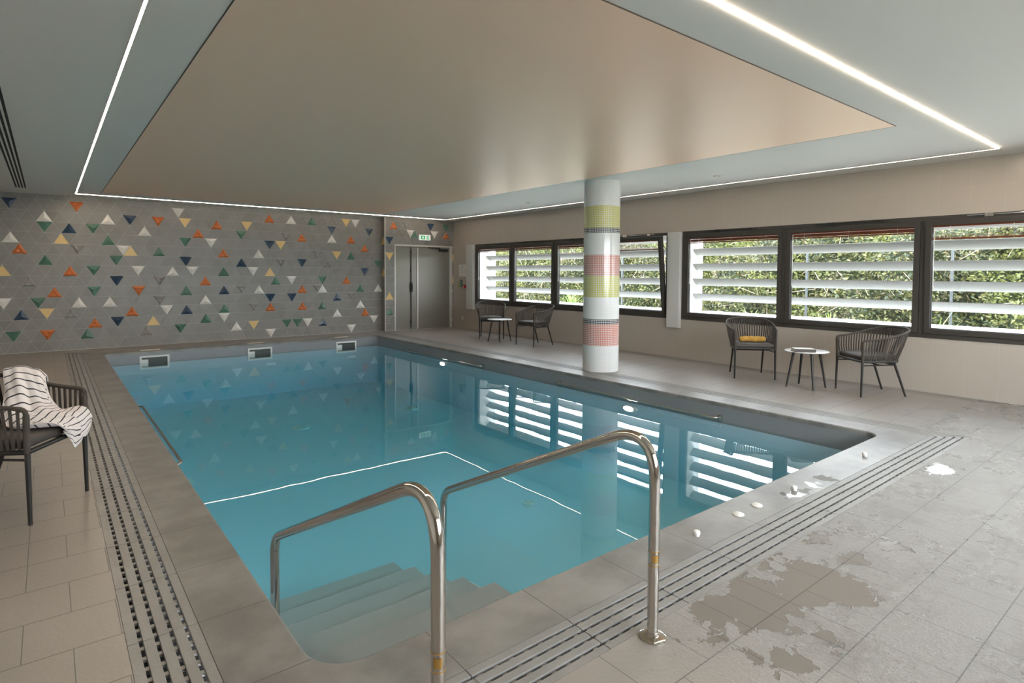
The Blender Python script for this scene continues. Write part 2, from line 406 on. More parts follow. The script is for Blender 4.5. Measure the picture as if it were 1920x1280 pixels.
# ------------------------------------------------------------------ setting
def struct(o, label=None):
    o['kind'] = 'structure'
    if label: o['label'] = label
    return o
GX0, GX1, GX2, GX3 = .20, .44, 5.97, 6.21        # grate channel rectangles
GY0, GY1, GY2, GY3 = 1.425, 1.665, 12.25, 12.49
b = MB()
for (x0, x1, y0, y1) in ((XL, GX0, YN, YF), (GX3, XW, YN, YF), (GX0, GX3, YN, GY0), (GX0, GX3, GY3, YF)):
    b.box(x0, x1, y0, y1, -.12, 0)
struct(b.build('floor', DECK), 'grey ceramic tiled pool deck with wet patches')
# channel under the grates
b = MB()
for (x0, x1, y0, y1) in ((GX0, GX1, GY0, GY3), (GX2, GX3, GY0, GY3), (GX1, GX2, GY0, GY1), (GX1, GX2, GY2, GY3)):
    b.box(x0, x1, y0, y1, -.14, -.11)
o = struct(b.build('trim_1', BLACKS)); o['label'] = 'dark gutter channel under the drain grates'

# coping ring
def ring_pts(r=.17, n=8):
    out = []
    for (cx_, cy_, a0, rr) in ((PL+r, PN+r, 180, r), (PR-.12, PN+.12, 270, .12), (PR-.06, PF-.06, 0, .06), (PL+.05, PF-.05, 90, .05)):
        for k in range(n+1):
            a = R(a0+90*k/n); out.append((cx_+rr*math.cos(a), cy_+rr*math.sin(a)))
    return out
inner = ring_pts()
pool = tag(empty('swimming_pool', (3.2, 7, 0)), 'rectangular indoor pool with teal water, grey liner and stone coping', 'swimming pool')
def shift(o):   # keep world coordinates under the pool empty
    o.location = o.location - Vector((3.2, 7, 0)); return o
def ring_mesh(inner, rect, z0, z1, nose=.012):
    bm = bmesh.new(); n = len(inner)
    x0, x1, y0, y1 = rect
    def outer(p):
        cx_, cy_ = (PL+PR)/2, (PN+PF)/2
        return p
    # outer polygon aligned with inner points: project corners
    outp = []
    for i, (x, y) in enumerate(inner):
        q = i//9
        k = i % 9
        cor = [(x0, y0), (x1, y0), (x1, y1), (x0, y1)][q]
        if k == 4: outp.append(cor)
        elif k < 4: outp.append([(x0, y), (x, y0), (x1, y), (x, y1)][q])
        else: outp.append([(x, y0), (x1, y), (x, y1), (x0, y)][q])
    cen = Vector(((PL+PR)/2, (PN+PF)/2))
    def off(i, d):
        p = Vector(inner[i]); a = Vector(inner[i-1]); c = Vector(inner[(i+1) % n]); t = (c-a).normalized(); nn = Vector((t.y, -t.x)); return p + nn*d
    rows = []
    rows.append([bm.verts.new((x, y, z1)) for x, y in outp])
    for d, z in ((nose, z1), (nose*.3, z1-nose*.3), (0, z1-nose), (0, z0), (.06, z0)):
        rows.append([bm.verts.new((*off(i, d), z)) for i in range(n)])
    for r0, r1 in zip(rows, rows[1:]):
        for i in range(n): bm.faces.new((r0[i], r0[(i+1) % n], r1[(i+1) % n], r1[i]))
    lo = [bm.verts.new((v.co.x, v.co.y, z0)) for v in rows[0]]
    for i in range(n): bm.faces.new((rows[0][i], lo[i], lo[(i+1) % n], rows[0][(i+1) % n]))
    bmesh.ops.recalc_face_normals(bm, faces=bm.faces[:])
    return bm
def link_bm(bm, name, mats, parent=None, smooth=False):
    me = bpy.data.meshes.new(name); bm.to_mesh(me); bm.free()
    for q in (mats if isinstance(mats, (list, tuple)) else [mats]): me.materials.append(q)
    if smooth:
        me.polygons.foreach_set('use_smooth', [True]*len(me.polygons)); me.set_sharp_from_angle(angle=R(50))
    o = bpy.data.objects.new(name, me); C.objects.link(o)
    if parent: o.parent = parent
    return o
shift(link_bm(ring_mesh(inner, (GX1, GX2, GY1, GY2), -.045, 0), 'coping', STONE, pool))
# basin shell: wall 2 cm back from the coping nose
def basin():
    b = MB(); n = len(inner); c = Vector(((PL+PR)/2, (PN+PF)/2)); ip = []
    for i in range(n):
        p = Vector(inner[i]); t = (Vector(inner[(i+1) % n])-Vector(inner[i-1])).normalized(); ip.append(p + Vector((t.y, -t.x))*.006)
    vs = [(*p, -.03) for p in ip] + [(*p, DEEP) for p in ip]
    b.add(vs, [(i, n+i, n+(i+1) % n, (i+1) % n) for i in range(n)] + [tuple(range(n, 2*n))])
    return b.build('basin', LINER, pool, recalc=False)
o = shift(basin()); 
# steps in the near left corner (five treads)
b = MB(); noses = [2.527, 2.838, 3.137, 3.436, 3.735]; zs = [-.302, -.402, -.492, -.580, -.669]
y0 = PN-.02
for i, (yn, z) in enumerate(zip(noses, zs)):
    b.box(PL-.01, 1.9, y0, yn, DEEP-.01, z); y0 = yn
shift(b.build('steps', mat('steps_liner', (.40, .41, .44), .5), pool, bevel=.012))
# water
b = MB(); b.box(PL-.03, PR+.03, PN-.03, PF+.03, DEEP-.03, WATER)
o = shift(b.build('water', WATERM, pool)); o['label'] = 'clear teal pool water'

# ceiling
b = MB(); b.box(XL-.1, XW+.3, YN-.1, YF+.2, H, H+.15)
struct(b.build('ceiling', WHITE), 'flat white painted ceiling')
AX0, AX1, AY0, AY1 = .738, 5.90, 1.975, 11.985
b = MB(); b.box(AX0, AX1, AY0, AY1, H-.004, H+.01)
tag(b.build('ceiling_panel', SATIN), 'large champagne satin stretch panel on the ceiling over the pool', 'ceiling panel')
b = MB()
for q in ((AX0-.006, AX0, AY0-.006, AY1+.006), (AX1, AX1+.006, AY0-.006, AY1+.006), (AX0, AX1, AY0-.006, AY0), (AX0, AX1, AY1, AY1+.006)): b.box(*q, H-.0045, H+.01)
struct(b.build('trim_2', mat('painted_gap_shadow', (.07, .045, .03), .5)), 'thin strip coloured dark for the shadow in the gap round the ceiling panel')  # strip carries the shadow of the panel groove in its dark colour
LX0, LX1, LY0, LY1 = .403, 7.75, 1.641, 12.433
for (q, lab) in (((LX0-.007, LX0+.007, LY0-.006, LY1+.006), 'LED light line recessed in the ceiling above the left pool edge'),
                 ((LX1-.005, LX1+.005, LY0-.006, LY1+.006), 'LED light line recessed in the ceiling along the window wall'),
                 ((LX0+.007, LX1-.005, LY0-.006, LY0+.006), 'LED light line crossing the ceiling nearest the camera, at upper right'),
                 ((LX0+.007, LX1-.005, LY1-.006, LY1+.006), 'LED light line in the ceiling along the triangle tiled wall')):
    t = tag(empty('led_light_line', ((q[0]+q[1])/2, (q[2]+q[3])/2, H)), lab, 'ceiling light', 'LED light lines in the ceiling')
    b = MB(); mx_, my_ = (q[0]+q[1])/2, (q[2]+q[3])/2
    b.box(q[0]-mx_, q[1]-mx_, q[2]-my_, q[3]-my_, -.004, .004); b.build('diffuser', LEDS if 'window wall' in lab or 'triangle' in lab else LEDM, t)
    e = .004
    b = MB(); b.box(q[0]-mx_-e, q[0]-mx_, q[2]-my_, q[3]-my_, -.005, .004); b.build('profile', WHITE, t)
    b = MB(); b.box(q[1]-mx_, q[1]-mx_+e, q[2]-my_, q[3]-my_, -.005, .004); b.build('profile', WHITE, t)
# recessed spots
for i, (x, y, lab) in enumerate(((7.068, 8.396, 'small round ceiling spot left of the column'), (7.078, 4.469, 'small round ceiling spot right of the column'),
                    (7.042, 12.10, 'small round ceiling spot near the grey door'))):
    t = tag(empty('ceiling_spot', (x, y, H)), lab, 'ceiling light', 'recessed ceiling spots')
    b = MB(); b.lathe([(.030, -.002), (.044, -.010), (.05, -.006), (.052, .001), (.03, .001)], seg=28); b.build('ring', TRIMM, t, smooth=True)
    b = MB(); b.lathe([(.029, -.004), (.0, -.003)], seg=28); b.build('lens', PLASTIC, t, smooth=True)
# linear vent upper left
t = tag(empty('slot_diffuser', (-.30, 8.5, H)), 'long white slot air diffuser with black slots at upper left of the ceiling', 'air vent')
b = MB(); b.box(-.085, .085, -4.6, 3.62, -.006, .003); b.build('frame', WHITE, t)
for k in range(4):
    b = MB(); x = -.055+.037*k; b.box(x-.010, x+.010, -4.55, 3.55, -.0075, -.004); b.build('slot', BLACKS, t)

# ------------------------------------------------------------------ triangle tiled walls
EH, RH, ZB, X0T = .113, .1875, .003, -.478
COL = {'W': 2, 'O': 3, 'G': 4, 'N': 5, 'Y': 6, 'S': 7}
TM = [GREYTILE, GROUT, TW, TO, TG, TN, TY, TS]
FAR = """-2,37,W -2,53,W -1,0,G -1,4,O -1,9,G -1,17,S -1,22,G -1,31,W -1,34,Y -1,40,G -1,42,G -1,44,W -1,47,N -1,58,W 0,10,O 0,13,N 0,18,Y 0,26,G 0,29,W 0,50,W 0,56,O 1,1,N 1,4,Y 1,7,S 1,15,O 1,20,W 1,23,N 1,29,G 1,34,S 1,37,O 1,43,O 1,47,G 1,55,W 2,-1,W 2,3,G 2,8,W 2,12,W 2,19,S 2,26,W 2,37,N 2,41,N 2,50,N 2,53,S 3,5,O 3,10,G 3,16,O 3,23,G 3,29,N 3,32,S 3,35,W 3,43,O 3,46,S 3,47,W 3,55,G 3,59,W 4,2,S 4,13,N 4,19,S 4,26,O 4,38,G 4,41,W 4,47,G 4,52,O 5,-1,Y 5,7,O 5,10,G 5,16,W 5,21,W 5,24,W 5,29,G 5,34,W 5,37,Y 5,56,N 6,4,G 6,13,G 6,23,N 6,32,N 6,39,S 6,43,N 6,48,S 6,59,G 7,1,O 7,8,S 7,14,W 7,15,Y 7,19,G 7,29,O 7,35,W 7,46,S 7,50,Y 7,53,G 8,0,W 8,6,Y 8,12,G 8,23,G 8,27,W 8,37,N 8,39,Y 8,56,O 9,4,G 9,7,N 9,10,G 9,17,W 9,25,O 9,32,G 9,40,S 9,43,O 9,49,W 9,53,O 10,-1,S 10,4,W 10,12,W 10,15,N 10,19,O 10,23,Y 10,28,O 10,33,Y 10,49,N 10,57,N 11,0,N 11,8,O 11,22,W 11,37,O 11,41,W 11,45,G 11,52,Y 11,54,W 3,-4,O 6,-5,W 9,-6,G 0,-5,G 11,-5,Y 4,-7,N 8,-9,O 2,-10,Y"""
DOORT = "11,2,O 10,6,W 10,7,G 11,11,N 11,15,G 10,12,W 10,15,O 9,1,N 7,1,Y 2,1,Y 0,1,G 11,5,S 7,17,Y 4,17,Y"
def parse(s): return {(int(a), int(k)): c for a, k, c in (t.split(',') for t in s.split())}
def tri_wall(name, origin, ux, out, k0, k1, cells, par, clip):
    """lattice of triangular tiles; origin = lattice zero, ux = along wall, out = outward normal"""
    origin, ux, out = Vector(origin), Vector(ux), Vector(out); uz = Vector((0, 0, 1))
    bm = bmesh.new()
    def P(a, z, d=0): return origin + ux*a + uz*z + out*d
    for r_ in range(-2, 14):
        z0 = .378 + RH*r_
        for k in range(k0, k1):
            upw = ((r_+k) % 2 == par)
            cx_ = k*EH
            tri = [(cx_-EH, z0), (cx_+EH, z0), (cx_, z0+RH)] if upw else [(cx_+EH, z0+RH), (cx_-EH, z0+RH), (cx_, z0)]
            gx = sum(p[0] for p in tri)/3; gz = sum(p[1] for p in tri)/3
            tri = [(gx+(a-gx)*.960, gz+(c-gz)*.960) for a, c in tri]
            code = cells.get((r_, k)); mi = COL.get(code, 0)
            base = [bm.verts.new(P(a, c, 0)) for a, c in tri]; top = [bm.verts.new(P(a, c, .004)) for a, c in tri]
            fs = [bm.faces.new((base[i], base[(i+1) % 3], top[(i+1) % 3], top[i])) for i in range(3)]
            if code in (None, 'Y'): fs.append(bm.faces.new(top))
            elif code in 'WGN':
                rr = random.Random(r_*97+k); a_ = [.33, .33, .34] if code != 'G' else [.22, .3, .48]
                rr.shuffle(a_)
                ax = sum(tri[i][0]*a_[i] for i in range(3)); az = sum(tri[i][1]*a_[i] for i in range(3))
                ap = bm.verts.new(P(ax, az, .030 if code != 'N' else .022))
                fs += [bm.faces.new((top[i], top[(i+1) % 3], ap)) for i in range(3)]
            else:
                md = [((tri[i][0]+tri[(i+1) % 3][0])/2, (tri[i][1]+tri[(i+1) % 3][1])/2) for i in range(3)]
                cv = bm.verts.new(P(gx, gz, .012)); q = []
                for i in range(3):
                    a, c = tri[i]; q.append(bm.verts.new(P(gx+(a-gx)*.42, gz+(c-gz)*.42, .034)))
                mv = [bm.verts.new(P(gx+(a-gx)*.96, gz+(c-gz)*.96, .004)) for a, c in md]
                mh = [bm.verts.new(P(gx+(a-gx)*.55, gz+(c-gz)*.55, .022)) for a, c in md]
                for i in range(3):
                    j = (i+1) % 3
                    fs += [bm.faces.new((top[i], mv[i], q[i])), bm.faces.new((mv[i], mh[i], q[i])), bm.faces.new((mv[i], top[j], q[j])), bm.faces.new((mv[i], q[j], mh[i])),
                           bm.faces.new((q[i], mh[i], cv)), bm.faces.new((mh[i], q[j], cv))]
            for f in fs: f.material_index = mi
    for co, no in clip:
        bmesh.ops.bisect_plane(bm, geom=bm.verts[:]+bm.edges[:]+bm.faces[:], plane_co=co, plane_no=no, clear_outer=True)
    bmesh.ops.recalc_face_normals(bm, faces=bm.faces[:])
    return bm
def join_backing(bm, boxes):
    for (x0, x1, y0, y1, z0, z1) in boxes:
        mtx = Matrix.Translation(((x0+x1)/2, (y0+y1)/2, (z0+z1)/2)) @ Matrix.Diagonal((x1-x0, y1-y0, z1-z0, 1))
        r_ = bmesh.ops.create_cube(bm, size=1, matrix=mtx)
        for v in r_['verts']:
            for f in v.link_faces: f.material_index = 1
zt = H+.01
bm = tri_wall('wall_far', (X0T, YF, 0), (1, 0, 0), (0, -1, 0), -14, 63, parse(FAR), 0,
              [((XL, 0, 0), (-1, 0, 0)), ((XR, 0, 0), (1, 0, 0)), ((0, 0, zt), (0, 0, 1)), ((0, 0, 0), (0, 0, -1))])
join_backing(bm, [(XL-.1, XR, YF, YF+.15, -.1, zt)])
struct(link_bm(bm, 'wall_far', TM), 'grey wall of triangular tiles scattered with coloured relief triangles')
DX0, DX1, DZ = 6.541, 8.138, 2.062
# projecting door wall (front) with opening, plus its left return
bm = tri_wall('wall_door', (XR, YD, 0), (1, 0, 0), (0, -1, 0), -1, 19, parse(DOORT), 1,
              [((XR, 0, 0), (-1, 0, 0)), ((XW, 0, 0), (1, 0, 0)), ((0, 0, zt), (0, 0, 1)), ((0, 0, 0), (0, 0, -1))])
for f in [f for f in bm.faces if DX0 < f.calc_center_median().x < DX1 and f.calc_center_median().z < DZ]:
    bm.faces.remove(f)
bm2 = tri_wall('ret', (XR, YF, 0), (0, -1, 0), (-1, 0, 0), -1, 3, {(9, 1): 'Y', (5, 1): 'Y'}, 0,
               [((0, YD, 0), (0, -1, 0)), ((0, YF, 0), (0, 1, 0)), ((0, 0, zt), (0, 0, 1)), ((0, 0, 0), (0, 0, -1))])
me2 = bpy.data.meshes.new('tmp'); bm2.to_mesh(me2); bm2.free(); bm.from_mesh(me2)
join_backing(bm, [(XR+.001, DX0, YD, YF+.15, -.1, zt), (DX1, XW+.2, YD, YF+.15, -.1, zt), (DX0, DX1, YD, YF+.15, DZ, zt)])
struct(link_bm(bm, 'wall_back', TM), 'projecting triangle tiled wall around the grey double door')
# clean cover strips where the lattice meets the door and the outer corner
b = MB(); b.box(XR-.012, XR+.008, YD-.008, YD+.01, 0, H); struct(b.build('trim_3', TRIMM), 'pale metal corner trim on the tiled wall')
b = MB(); b.box(XL, XR, YF-.012, YF, 0, .012); b.box(XR, DX0-.03, YD-.012, YD, 0, .012)
struct(b.build('baseboard_far', GROUT), 'thin pale joint at the foot of the triangle tiled wall')

# door
d = struct(empty('door_1', (DX0, YD, 0)), 'grey metal double door with black panic bar under the exit sign')
W_ = DX1-DX0
b = MB(); b.box(-.02, .012, -.014, .08, 0, DZ+.02); b.box(W_-.06, W_+.02, -.014, .08, 0, DZ+.02); b.box(.012, W_-.06, -.014, .08, DZ-.022, DZ+.02)
b.build('door_frame', TRIMM, d, bevel=.002)
b = MB(); b.box(0, W_, -.012, .06, -.01, .006); b.build('threshold', TRIMM, d)
b = MB(); b.box(-.01, W_+.01, .085, .14, -.02, DZ+.03); b.build('leak_block_panel', DARK, d)  # unseen panel added, with the threshold, to stop daylight leaking under the door
b = MB(); b.box(.014, .424, .002, .05, .006, DZ-.024); b.build('door_leaf', DOORM, d, bevel=.002)
b = MB(); b.box(.430, W_-.062, .002, .05, .006, DZ-.024); b.build('door_leaf', DOORM, d, bevel=.002)
b = MB(); b.box(.590, .622, -.022, .004, .02, DZ-.04); b.build('astragal', TRIMM, d, bevel=.003)
b = MB(); b.tube([(.424, -.02, .05), (.424, -.02, DZ-.05)], .011); 
for z in (.2, 1.15, 1.45, 1.9): b.box(.410, .438, -.022, .004, z-.02, z+.02)
b.build('latch_rod', DARK, d, smooth=True)
b = MB(); b.box(.398, .450, -.05, .003, .93, 1.16); b.tube([(.424, -.05, 1.12), (.424, -.075, 1.10), (.424, -.075, .98), (.424, -.05, .96)], .014)
b.build('door_handle', DARK, d, bevel=.004)
b = MB(); b.box(1.22, 1.47, -.06, .003, DZ-.125, DZ-.06); b.tube([(1.24, -.05, DZ-.05), (.92, -.02, DZ-.035)], .010); b.box(.90, 1.24, -.035, -.008, DZ-.045, DZ-.025)
b.build('door_closer', DARK, d, bevel=.003)

# exit sign
t = tag(empty('exit_sign', (7.345, YD, 2.272)), 'green and white emergency exit sign above the grey door', 'exit sign')
b = MB(); b.box(-.155, .155, -.045, 0, -.065, .065); b.build('housing', SIGNW, t, bevel=.006)
b = MB(); b.box(-.120, -.005, -.0475, -.045, -.045, .045); b.box(.045, .115, -.0475, -.045, -.045, .045); b.build('green_panel', GREEN, t)
b = MB()   # white down arrow on the left panel
b.box(-.072, -.052, -.049, -.0474, -.004, .034)
b.add([(-.092, -.049, .002), (-.032, -.049, .002), (-.062, -.049, -.034), (-.092, -.0474, .002), (-.032, -.0474, .002), (-.062, -.0474, -.034)], [(0, 1, 2), (3, 5, 4), (0, 3, 4, 1), (1, 4, 5, 2), (2, 5, 3, 0)])
b.build('arrow', SIGNW, t)
b = MB()   # running figure and doorway on the right panel
b.lathe([(.006, -.049), (.006, -.0474)], (.078, 0, .030), 12, 'y')
for p, q in (((.078, .022), (.070, .000)), ((.070, .0), (.082, -.014)), ((.082, -.014), (.078, -.034)), ((.070, .0), (.060, -.016)), ((.060, -.016), (.050, -.022)), ((.077, .018), (.092, .008)), ((.077, .018), (.062, .012))):
    b.tube([(p[0], -.048, p[1]), (q[0], -.048, q[1])], .0036, 6)
b.box(.098, .108, -.049, -.0474, -.040, .040)
b.build('figure', SIGNW, t)

# ------------------------------------------------------------------ window wall
ZW0, ZW1 = .650, 2.095
G1 = [11.742, 10.30, 8.885, 7.47, 6.055]; G2 = [5.79, 4.088, 2.408, .728, -.95]
b = MB()
TH = .26
b.box(XW, XW+TH, YN, YD+.3, -.12, ZW0); b.box(XW, XW+TH, YN, YD+.3, ZW1, H+.01)
b.box(XW, XW+TH, G1[0], YD+.3, ZW0, ZW1); b.box(XW, XW+TH, G2[0], G1[-1], ZW0, ZW1); b.box(XW, XW+TH, YN, G2[-1], ZW0, ZW1)
struct(b.build('wall_right', WTILE), 'beige tiled window wall')
b = MB(); b.box(XL-.2, XL, YN, YF+.15, -.12, H+.01); struct(b.build('wall_left', WHITE))
NX = [1.2, 3.1, 5.1, 7.1]; NZ0, NZ1 = .80, 2.40
b = MB(); b.box(XL-.2, NX[0], YN-.2, YN, -.12, H+.01); b.box(NX[-1], XW+.26, YN-.2, YN, -.12, H+.01); b.box(NX[0], NX[-1], YN-.2, YN, -.12, NZ0); b.box(NX[0], NX[-1], YN-.2, YN, NZ1, H+.01)
struct(b.build('wall_near', WTILE))
for i in range(3):  # unseen windows added behind the camera to bring in more daylight
    t = struct(empty('window_%d' % (9+i), (NX[i], YN-.1, NZ0))); L = NX[i+1]-NX[i]; h = NZ1-NZ0
    b = MB(); b.box(0, L, -.03, .03, 0, .06); b.box(0, L, -.03, .03, h-.06, h); b.box(0, .05, -.03, .03, .06, h-.06); b.box(L-.05, L, -.03, .03, .06, h-.06); b.build('window_frame', FRAME, t)
    b = MB(); b.box(.045, L-.045, -.002, .002, .055, h-.055); b.build('pane', GLASS, t)
b = MB(); b.box(XW-.010, XW, YN, YD, 0, .010); struct(b.build('baseboard_right', GROUT), 'thin joint at the foot of the window wall')

def blind(parent, y0, y1, ztop, zbot, x, hung):
    b = MB(); b.box(x-.014, x+.014, y0, y1, ztop-.022, ztop); b.build('blind_rail', BLIND, parent)
    b = MB(); n = 9 if hung else 10
    if hung:
        for k in range(6):
            z = ztop-.034-(ztop-.05-zbot)*k/6.2
            b.box(x-.012, x+.012, y0, y1, z-.0012, z+.0012)
        for k in range(6): b.box(x-.012, x+.012, y0, y1, zbot+.012+k*.004, zbot+.0135+k*.004)
    else:
        for k in range(n):
            z = ztop-.028-(ztop-.03-zbot-.014)*k/n
            b.box(x-.012, x+.012, y0, y1, z-.0016, z+.0016)
    b.build('blind_slats', BLIND, parent)
    b = MB(); b.box(x-.014, x+.014, y0, y1, zbot-.004, zbot+.012); b.build('blind_bottom_rail', BLIND, parent)
    b = MB(); L = abs(y1-y0)
    for f in (.12, .5, .88):
        yy = y0+(y1-y0)*f; b.tube([(x-.0145, yy, ztop-.01), (x-.0145, yy, zbot)], .0012, 6)
    b.build('blind_cord', PAPER, parent)
def window(idx, ya, yb, left_end, right_end, tilt=0, hung=False, cords=True):
    """ya > yb; ya is the side further from the camera"""
    t = struct(empty('window_%d' % idx, (XW, ya, ZW0)))
    L = ya-yb; h = ZW1-ZW0; F = .05
    fl = .055 if left_end else .028; fr = .055 if right_end else .028
    b = MB()
    b.box(-.012, .07, -L, 0, 0, F); b.box(-.012, .07, -L, 0, h-F, h); b.box(-.012, .07, -fl, 0, F, h-F); b.box(-.012, .07, -L, -L+fr, F, h-F)
    b.build('window_frame', FRAME, t, bevel=.003)
    s = bpy.data.objects.new('sash', None)
    C.objects.link(s); s.parent = t; s.location = (0, 0, F+.004); s.rotation_euler = (0, -R(tilt), 0)
    hh = h-2*F-.008; a, c = -fl-.004, -L+fr+.004; w_ = .062
    def sp(bb, name, m_, **k):
        o = bb.build(name, m_, t, **k); o.location = s.location; o.rotation_euler = s.rotation_euler; return o
    b = MB()
    b.box(-.022, .05, c, a, 0, w_); b.box(-.022, .05, c, a, hh-w_, hh); b.box(-.022, .05, a-w_, a, w_, hh-w_); b.box(-.022, .05, c, c+w_, w_, hh-w_)
    so_ = sp(b, 'sash_frame', FRAME, bevel=.003)
    b = MB(); b.box(.030, .034, c+w_-.005, a-w_+.005, w_-.005, hh-w_+.005); sp(b, 'pane', GLASS)
    b = MB()   # dark gasket
    g = .006
    b.box(.0, .03, a-w_-g, a-w_, w_, hh-w_); b.box(.0, .03, c+w_, c+w_+g, w_, hh-w_); b.box(.0, .03, c+w_, a-w_, w_, w_+g)
    sp(b, 'gasket', DARKF)
    e = empty('x'); bpy.data.objects.remove(e)
    bt = hh-w_+.004; bb_ = bt-(.165 if hung else .085)
    holder = empty('blind'); holder.parent = t; holder.location = s.location; holder.rotation_euler = s.rotation_euler
    blind(holder, c+w_+.003, a-w_-.003, bt, bb_, .006, hung)
    b = MB(); yy = a-w_-.022
    b.tube([(-.008, yy, hh-w_-.02), (-.010, yy, hh-w_-.70)], .0035, 8); b.tube([(-.010, yy, hh-w_-.70), (-.010, yy, hh-w_-.74)], .006, 8)
    b.build('blind_wand', PLASTIC, holder, smooth=True)
    b = MB(); mid = (a+c)/2   # opener hardware on the top rail
    z_ = h-.018
    b.tube([(-.02, mid-.42, z_), (-.02, mid+.42, z_)], .006, 8); b.box(-.038, -.010, mid+.18, mid+.26, z_-.022, z_+.014); b.box(-.034, -.010, mid-.34, mid-.28, z_-.016, z_+.012)
    b.build('opener_bar', CHROME if (tilt > 1) else DARKF, t, smooth=False)
    if tilt > 4:
        b = MB(); b.tube([(-.13, -L+.075, h-.16), (.0, -L+.045, h-.30)], .006, 8); b.build('stay_arm', DARKF, t)
        b = MB(); b.tube([(-.045, -L+.075, .42), (-.08, -L+.06, .44), (-.07, -L+.055, .56)], .010, 8); b.build('window_handle', DARK, t, smooth=True)
    bpy.data.objects.remove(s)
    return t
for i in range(4): window(i+1, G1[i], G1[i+1], i == 0, i == 3, 6.3 if i == 3 else 0, i == 3)
for i in range(4): window(i+5, G2[i], G2[i+1], i == 0, i == 3, 1.8 if i == 2 else 0, i == 2)
# white side casings
for (y0, y1, lab) in ((12.065, 11.765, 'narrow white casing at the left end of the window band'), (6.050, 5.800, 'white casing between the two window groups')):
    t = tag(empty('window_casing', (XW, (y0+y1)/2, .505)), lab, 'casing')
    b = MB(); hw = abs(y0-y1)/2; b.box(-.07, 0, -hw, hw*.72, 0, 1.585); b.build('cover', ALUW, t, bevel=.003)
    b = MB(); b.box(-.062, 0, hw*.725, hw, .0, 1.585); b.build('side_profile', ALUW, t, bevel=.002)
# reveal + outdoor sill, fins, louvres
b = MB()
for g in (G1, G2): b.box(XW+.072, XW+.76, g[-1]-.02, g[0]+.02, .60, .762)
struct(b.build('trim_4', SILLM), 'white outdoor sill under the windows')
b = MB()
for yy in (G1[0], G2[0]): b.box(XW+.072, XW+.264, yy-.008, yy+.001, .76, ZW1)
struct(b.build('trim_5', WHITEWALL), 'white window reveals')
t = tag(empty('outdoor_fin', (8.5, 11.9, 0)), 'white outdoor side wall seen through the far left window pane', 'outdoor wall', 'white outdoor side walls')
b = MB(); b.box(8.468-8.5, .40, -.05, .15, 0, 2.6); b.build('render_wall', WHITEWALL, t)
t = tag(empty('outdoor_fin', (8.5, 5.9, 0)), 'white outdoor side wall at the left end of the large window group', 'outdoor wall', 'white outdoor side walls')
b = MB(); b.box(8.468-8.5, .38, -.04, .12, 0, 2.6); b.build('render_wall', WHITEWALL, t)

def louvre_mesh(L):
    """rounded aerofoil blade, inner edge high, outer edge low; x = outward, local z"""
    b = MB(); prof = []
    inn, out_ = Vector((-.062, .058)), Vector((.062, -.058)); ax = (out_-inn).normalized(); nn = Vector((-ax.y, ax.x))
    n = 10
    for k in range(n+1):
        t_ = k/n; th = .017*math.sin(math.pi*min(1, t_*.92+.08))**.6
        prof.append(inn+(out_-inn)*t_ + nn*th)
    for k in range(n+1):
        t_ = 1-k/n; th = .013*math.sin(math.pi*min(1, t_*.92+.08))**.6
        prof.append(inn+(out_-inn)*t_ - nn*th)
    m_ = len(prof)
    vs = [(p.x, 0, p.y) for p in prof] + [(p.x, L, p.y) for p in prof]
    b.add(vs, [(i, (i+1) % m_, m_+(i+1) % m_, m_+i) for i in range(m_)] + [tuple(range(m_)), tuple(range(m_, 2*m_))[::-1]])
    return b
ORD = ['lowest', 'second lowest', 'middle', 'second highest', 'topmost']
for gi, (y0, y1) in enumerate(((6.1, 11.85), (-1.05, 5.86))):
    lb = louvre_mesh(y1-y0).build('louvre', LOUV, smooth=True); first = True
    for k in range(5):
        o = lb if first else lb.copy()
        if not first: C.objects.link(o)
        first = False
        o.location = (8.66, y0, 1.010+.252*k)
        tag(o, '%s fixed white sun louvre outside the %s window group' % (ORD[k], ('far left', 'right-hand')[gi]), 'louvre', 'outdoor louvres of the %s windows' % ('far left', 'right-hand')[gi])

# notice, call points, socket on the window wall
t = tag(empty('evacuation_notice', (XW, 12.29, 1.46)), 'framed white plan notice on the wall beside the far windows', 'notice')
b = MB(); b.box(-.012, 0, -.17, .17, -.15, .15); b.build('frame', PLASTIC, t, bevel=.002)
b = MB(); b.box(-.0135, -.012, -.15, .15, -.13, .13); b.build('sheet', PAPER, t)
b = MB()
for p, q in (((-.09, -.07), (.08, -.05)), ((.08, -.05), (.10, .06)), ((.10, .06), (-.06, .08)), ((-.06, .08), (-.09, -.07)), ((0, -.06), (.02, .07)), ((-.08, .0), (.09, .01))):
    b.tube([(-.0142, p[0], p[1]), (-.0142, q[0], q[1])], .0022, 6)
for z in (.105, .115): b.box(-.0142, -.0134, -.08, .08, z-.002, z+.002)
b.build('drawing', mat('grey_ink', (.25, .25, .26), .7), t)
t = tag(empty('alarm_box', (XW, 12.36, 1.10)), 'small green emergency release box with grey box above it by the door', 'alarm box')
b = MB(); b.box(-.045, 0, -.05, .05, -.05, .045); b.build('body', GRNP, t, bevel=.004)
b = MB(); b.box(-.04, 0, -.045, .02, .052, .13); b.build('upper_box', mat('grey_plastic', (.16, .15, .14), .5), t, bevel=.003)
b = MB(); b.box(-.047, -.045, -.022, .022, -.02, .02); b.build('push_plate', PLASTIC, t)
t = tag(empty('fire_call_point', (XW, 12.20, 1.06)), 'small red fire call point on the wall right of the green box', 'alarm box')
b = MB(); b.box(-.05, 0, -.045, .045, -.045, .045); b.build('body', RED, t, bevel=.004)
b = MB(); b.box(-.052, -.05, -.022, .022, -.02, .02); b.build('push_plate', PLASTIC, t)
t = tag(empty('yellow_button', (XW, 12.47, 1.07)), 'small round yellow button on the wall left of the green box', 'button')
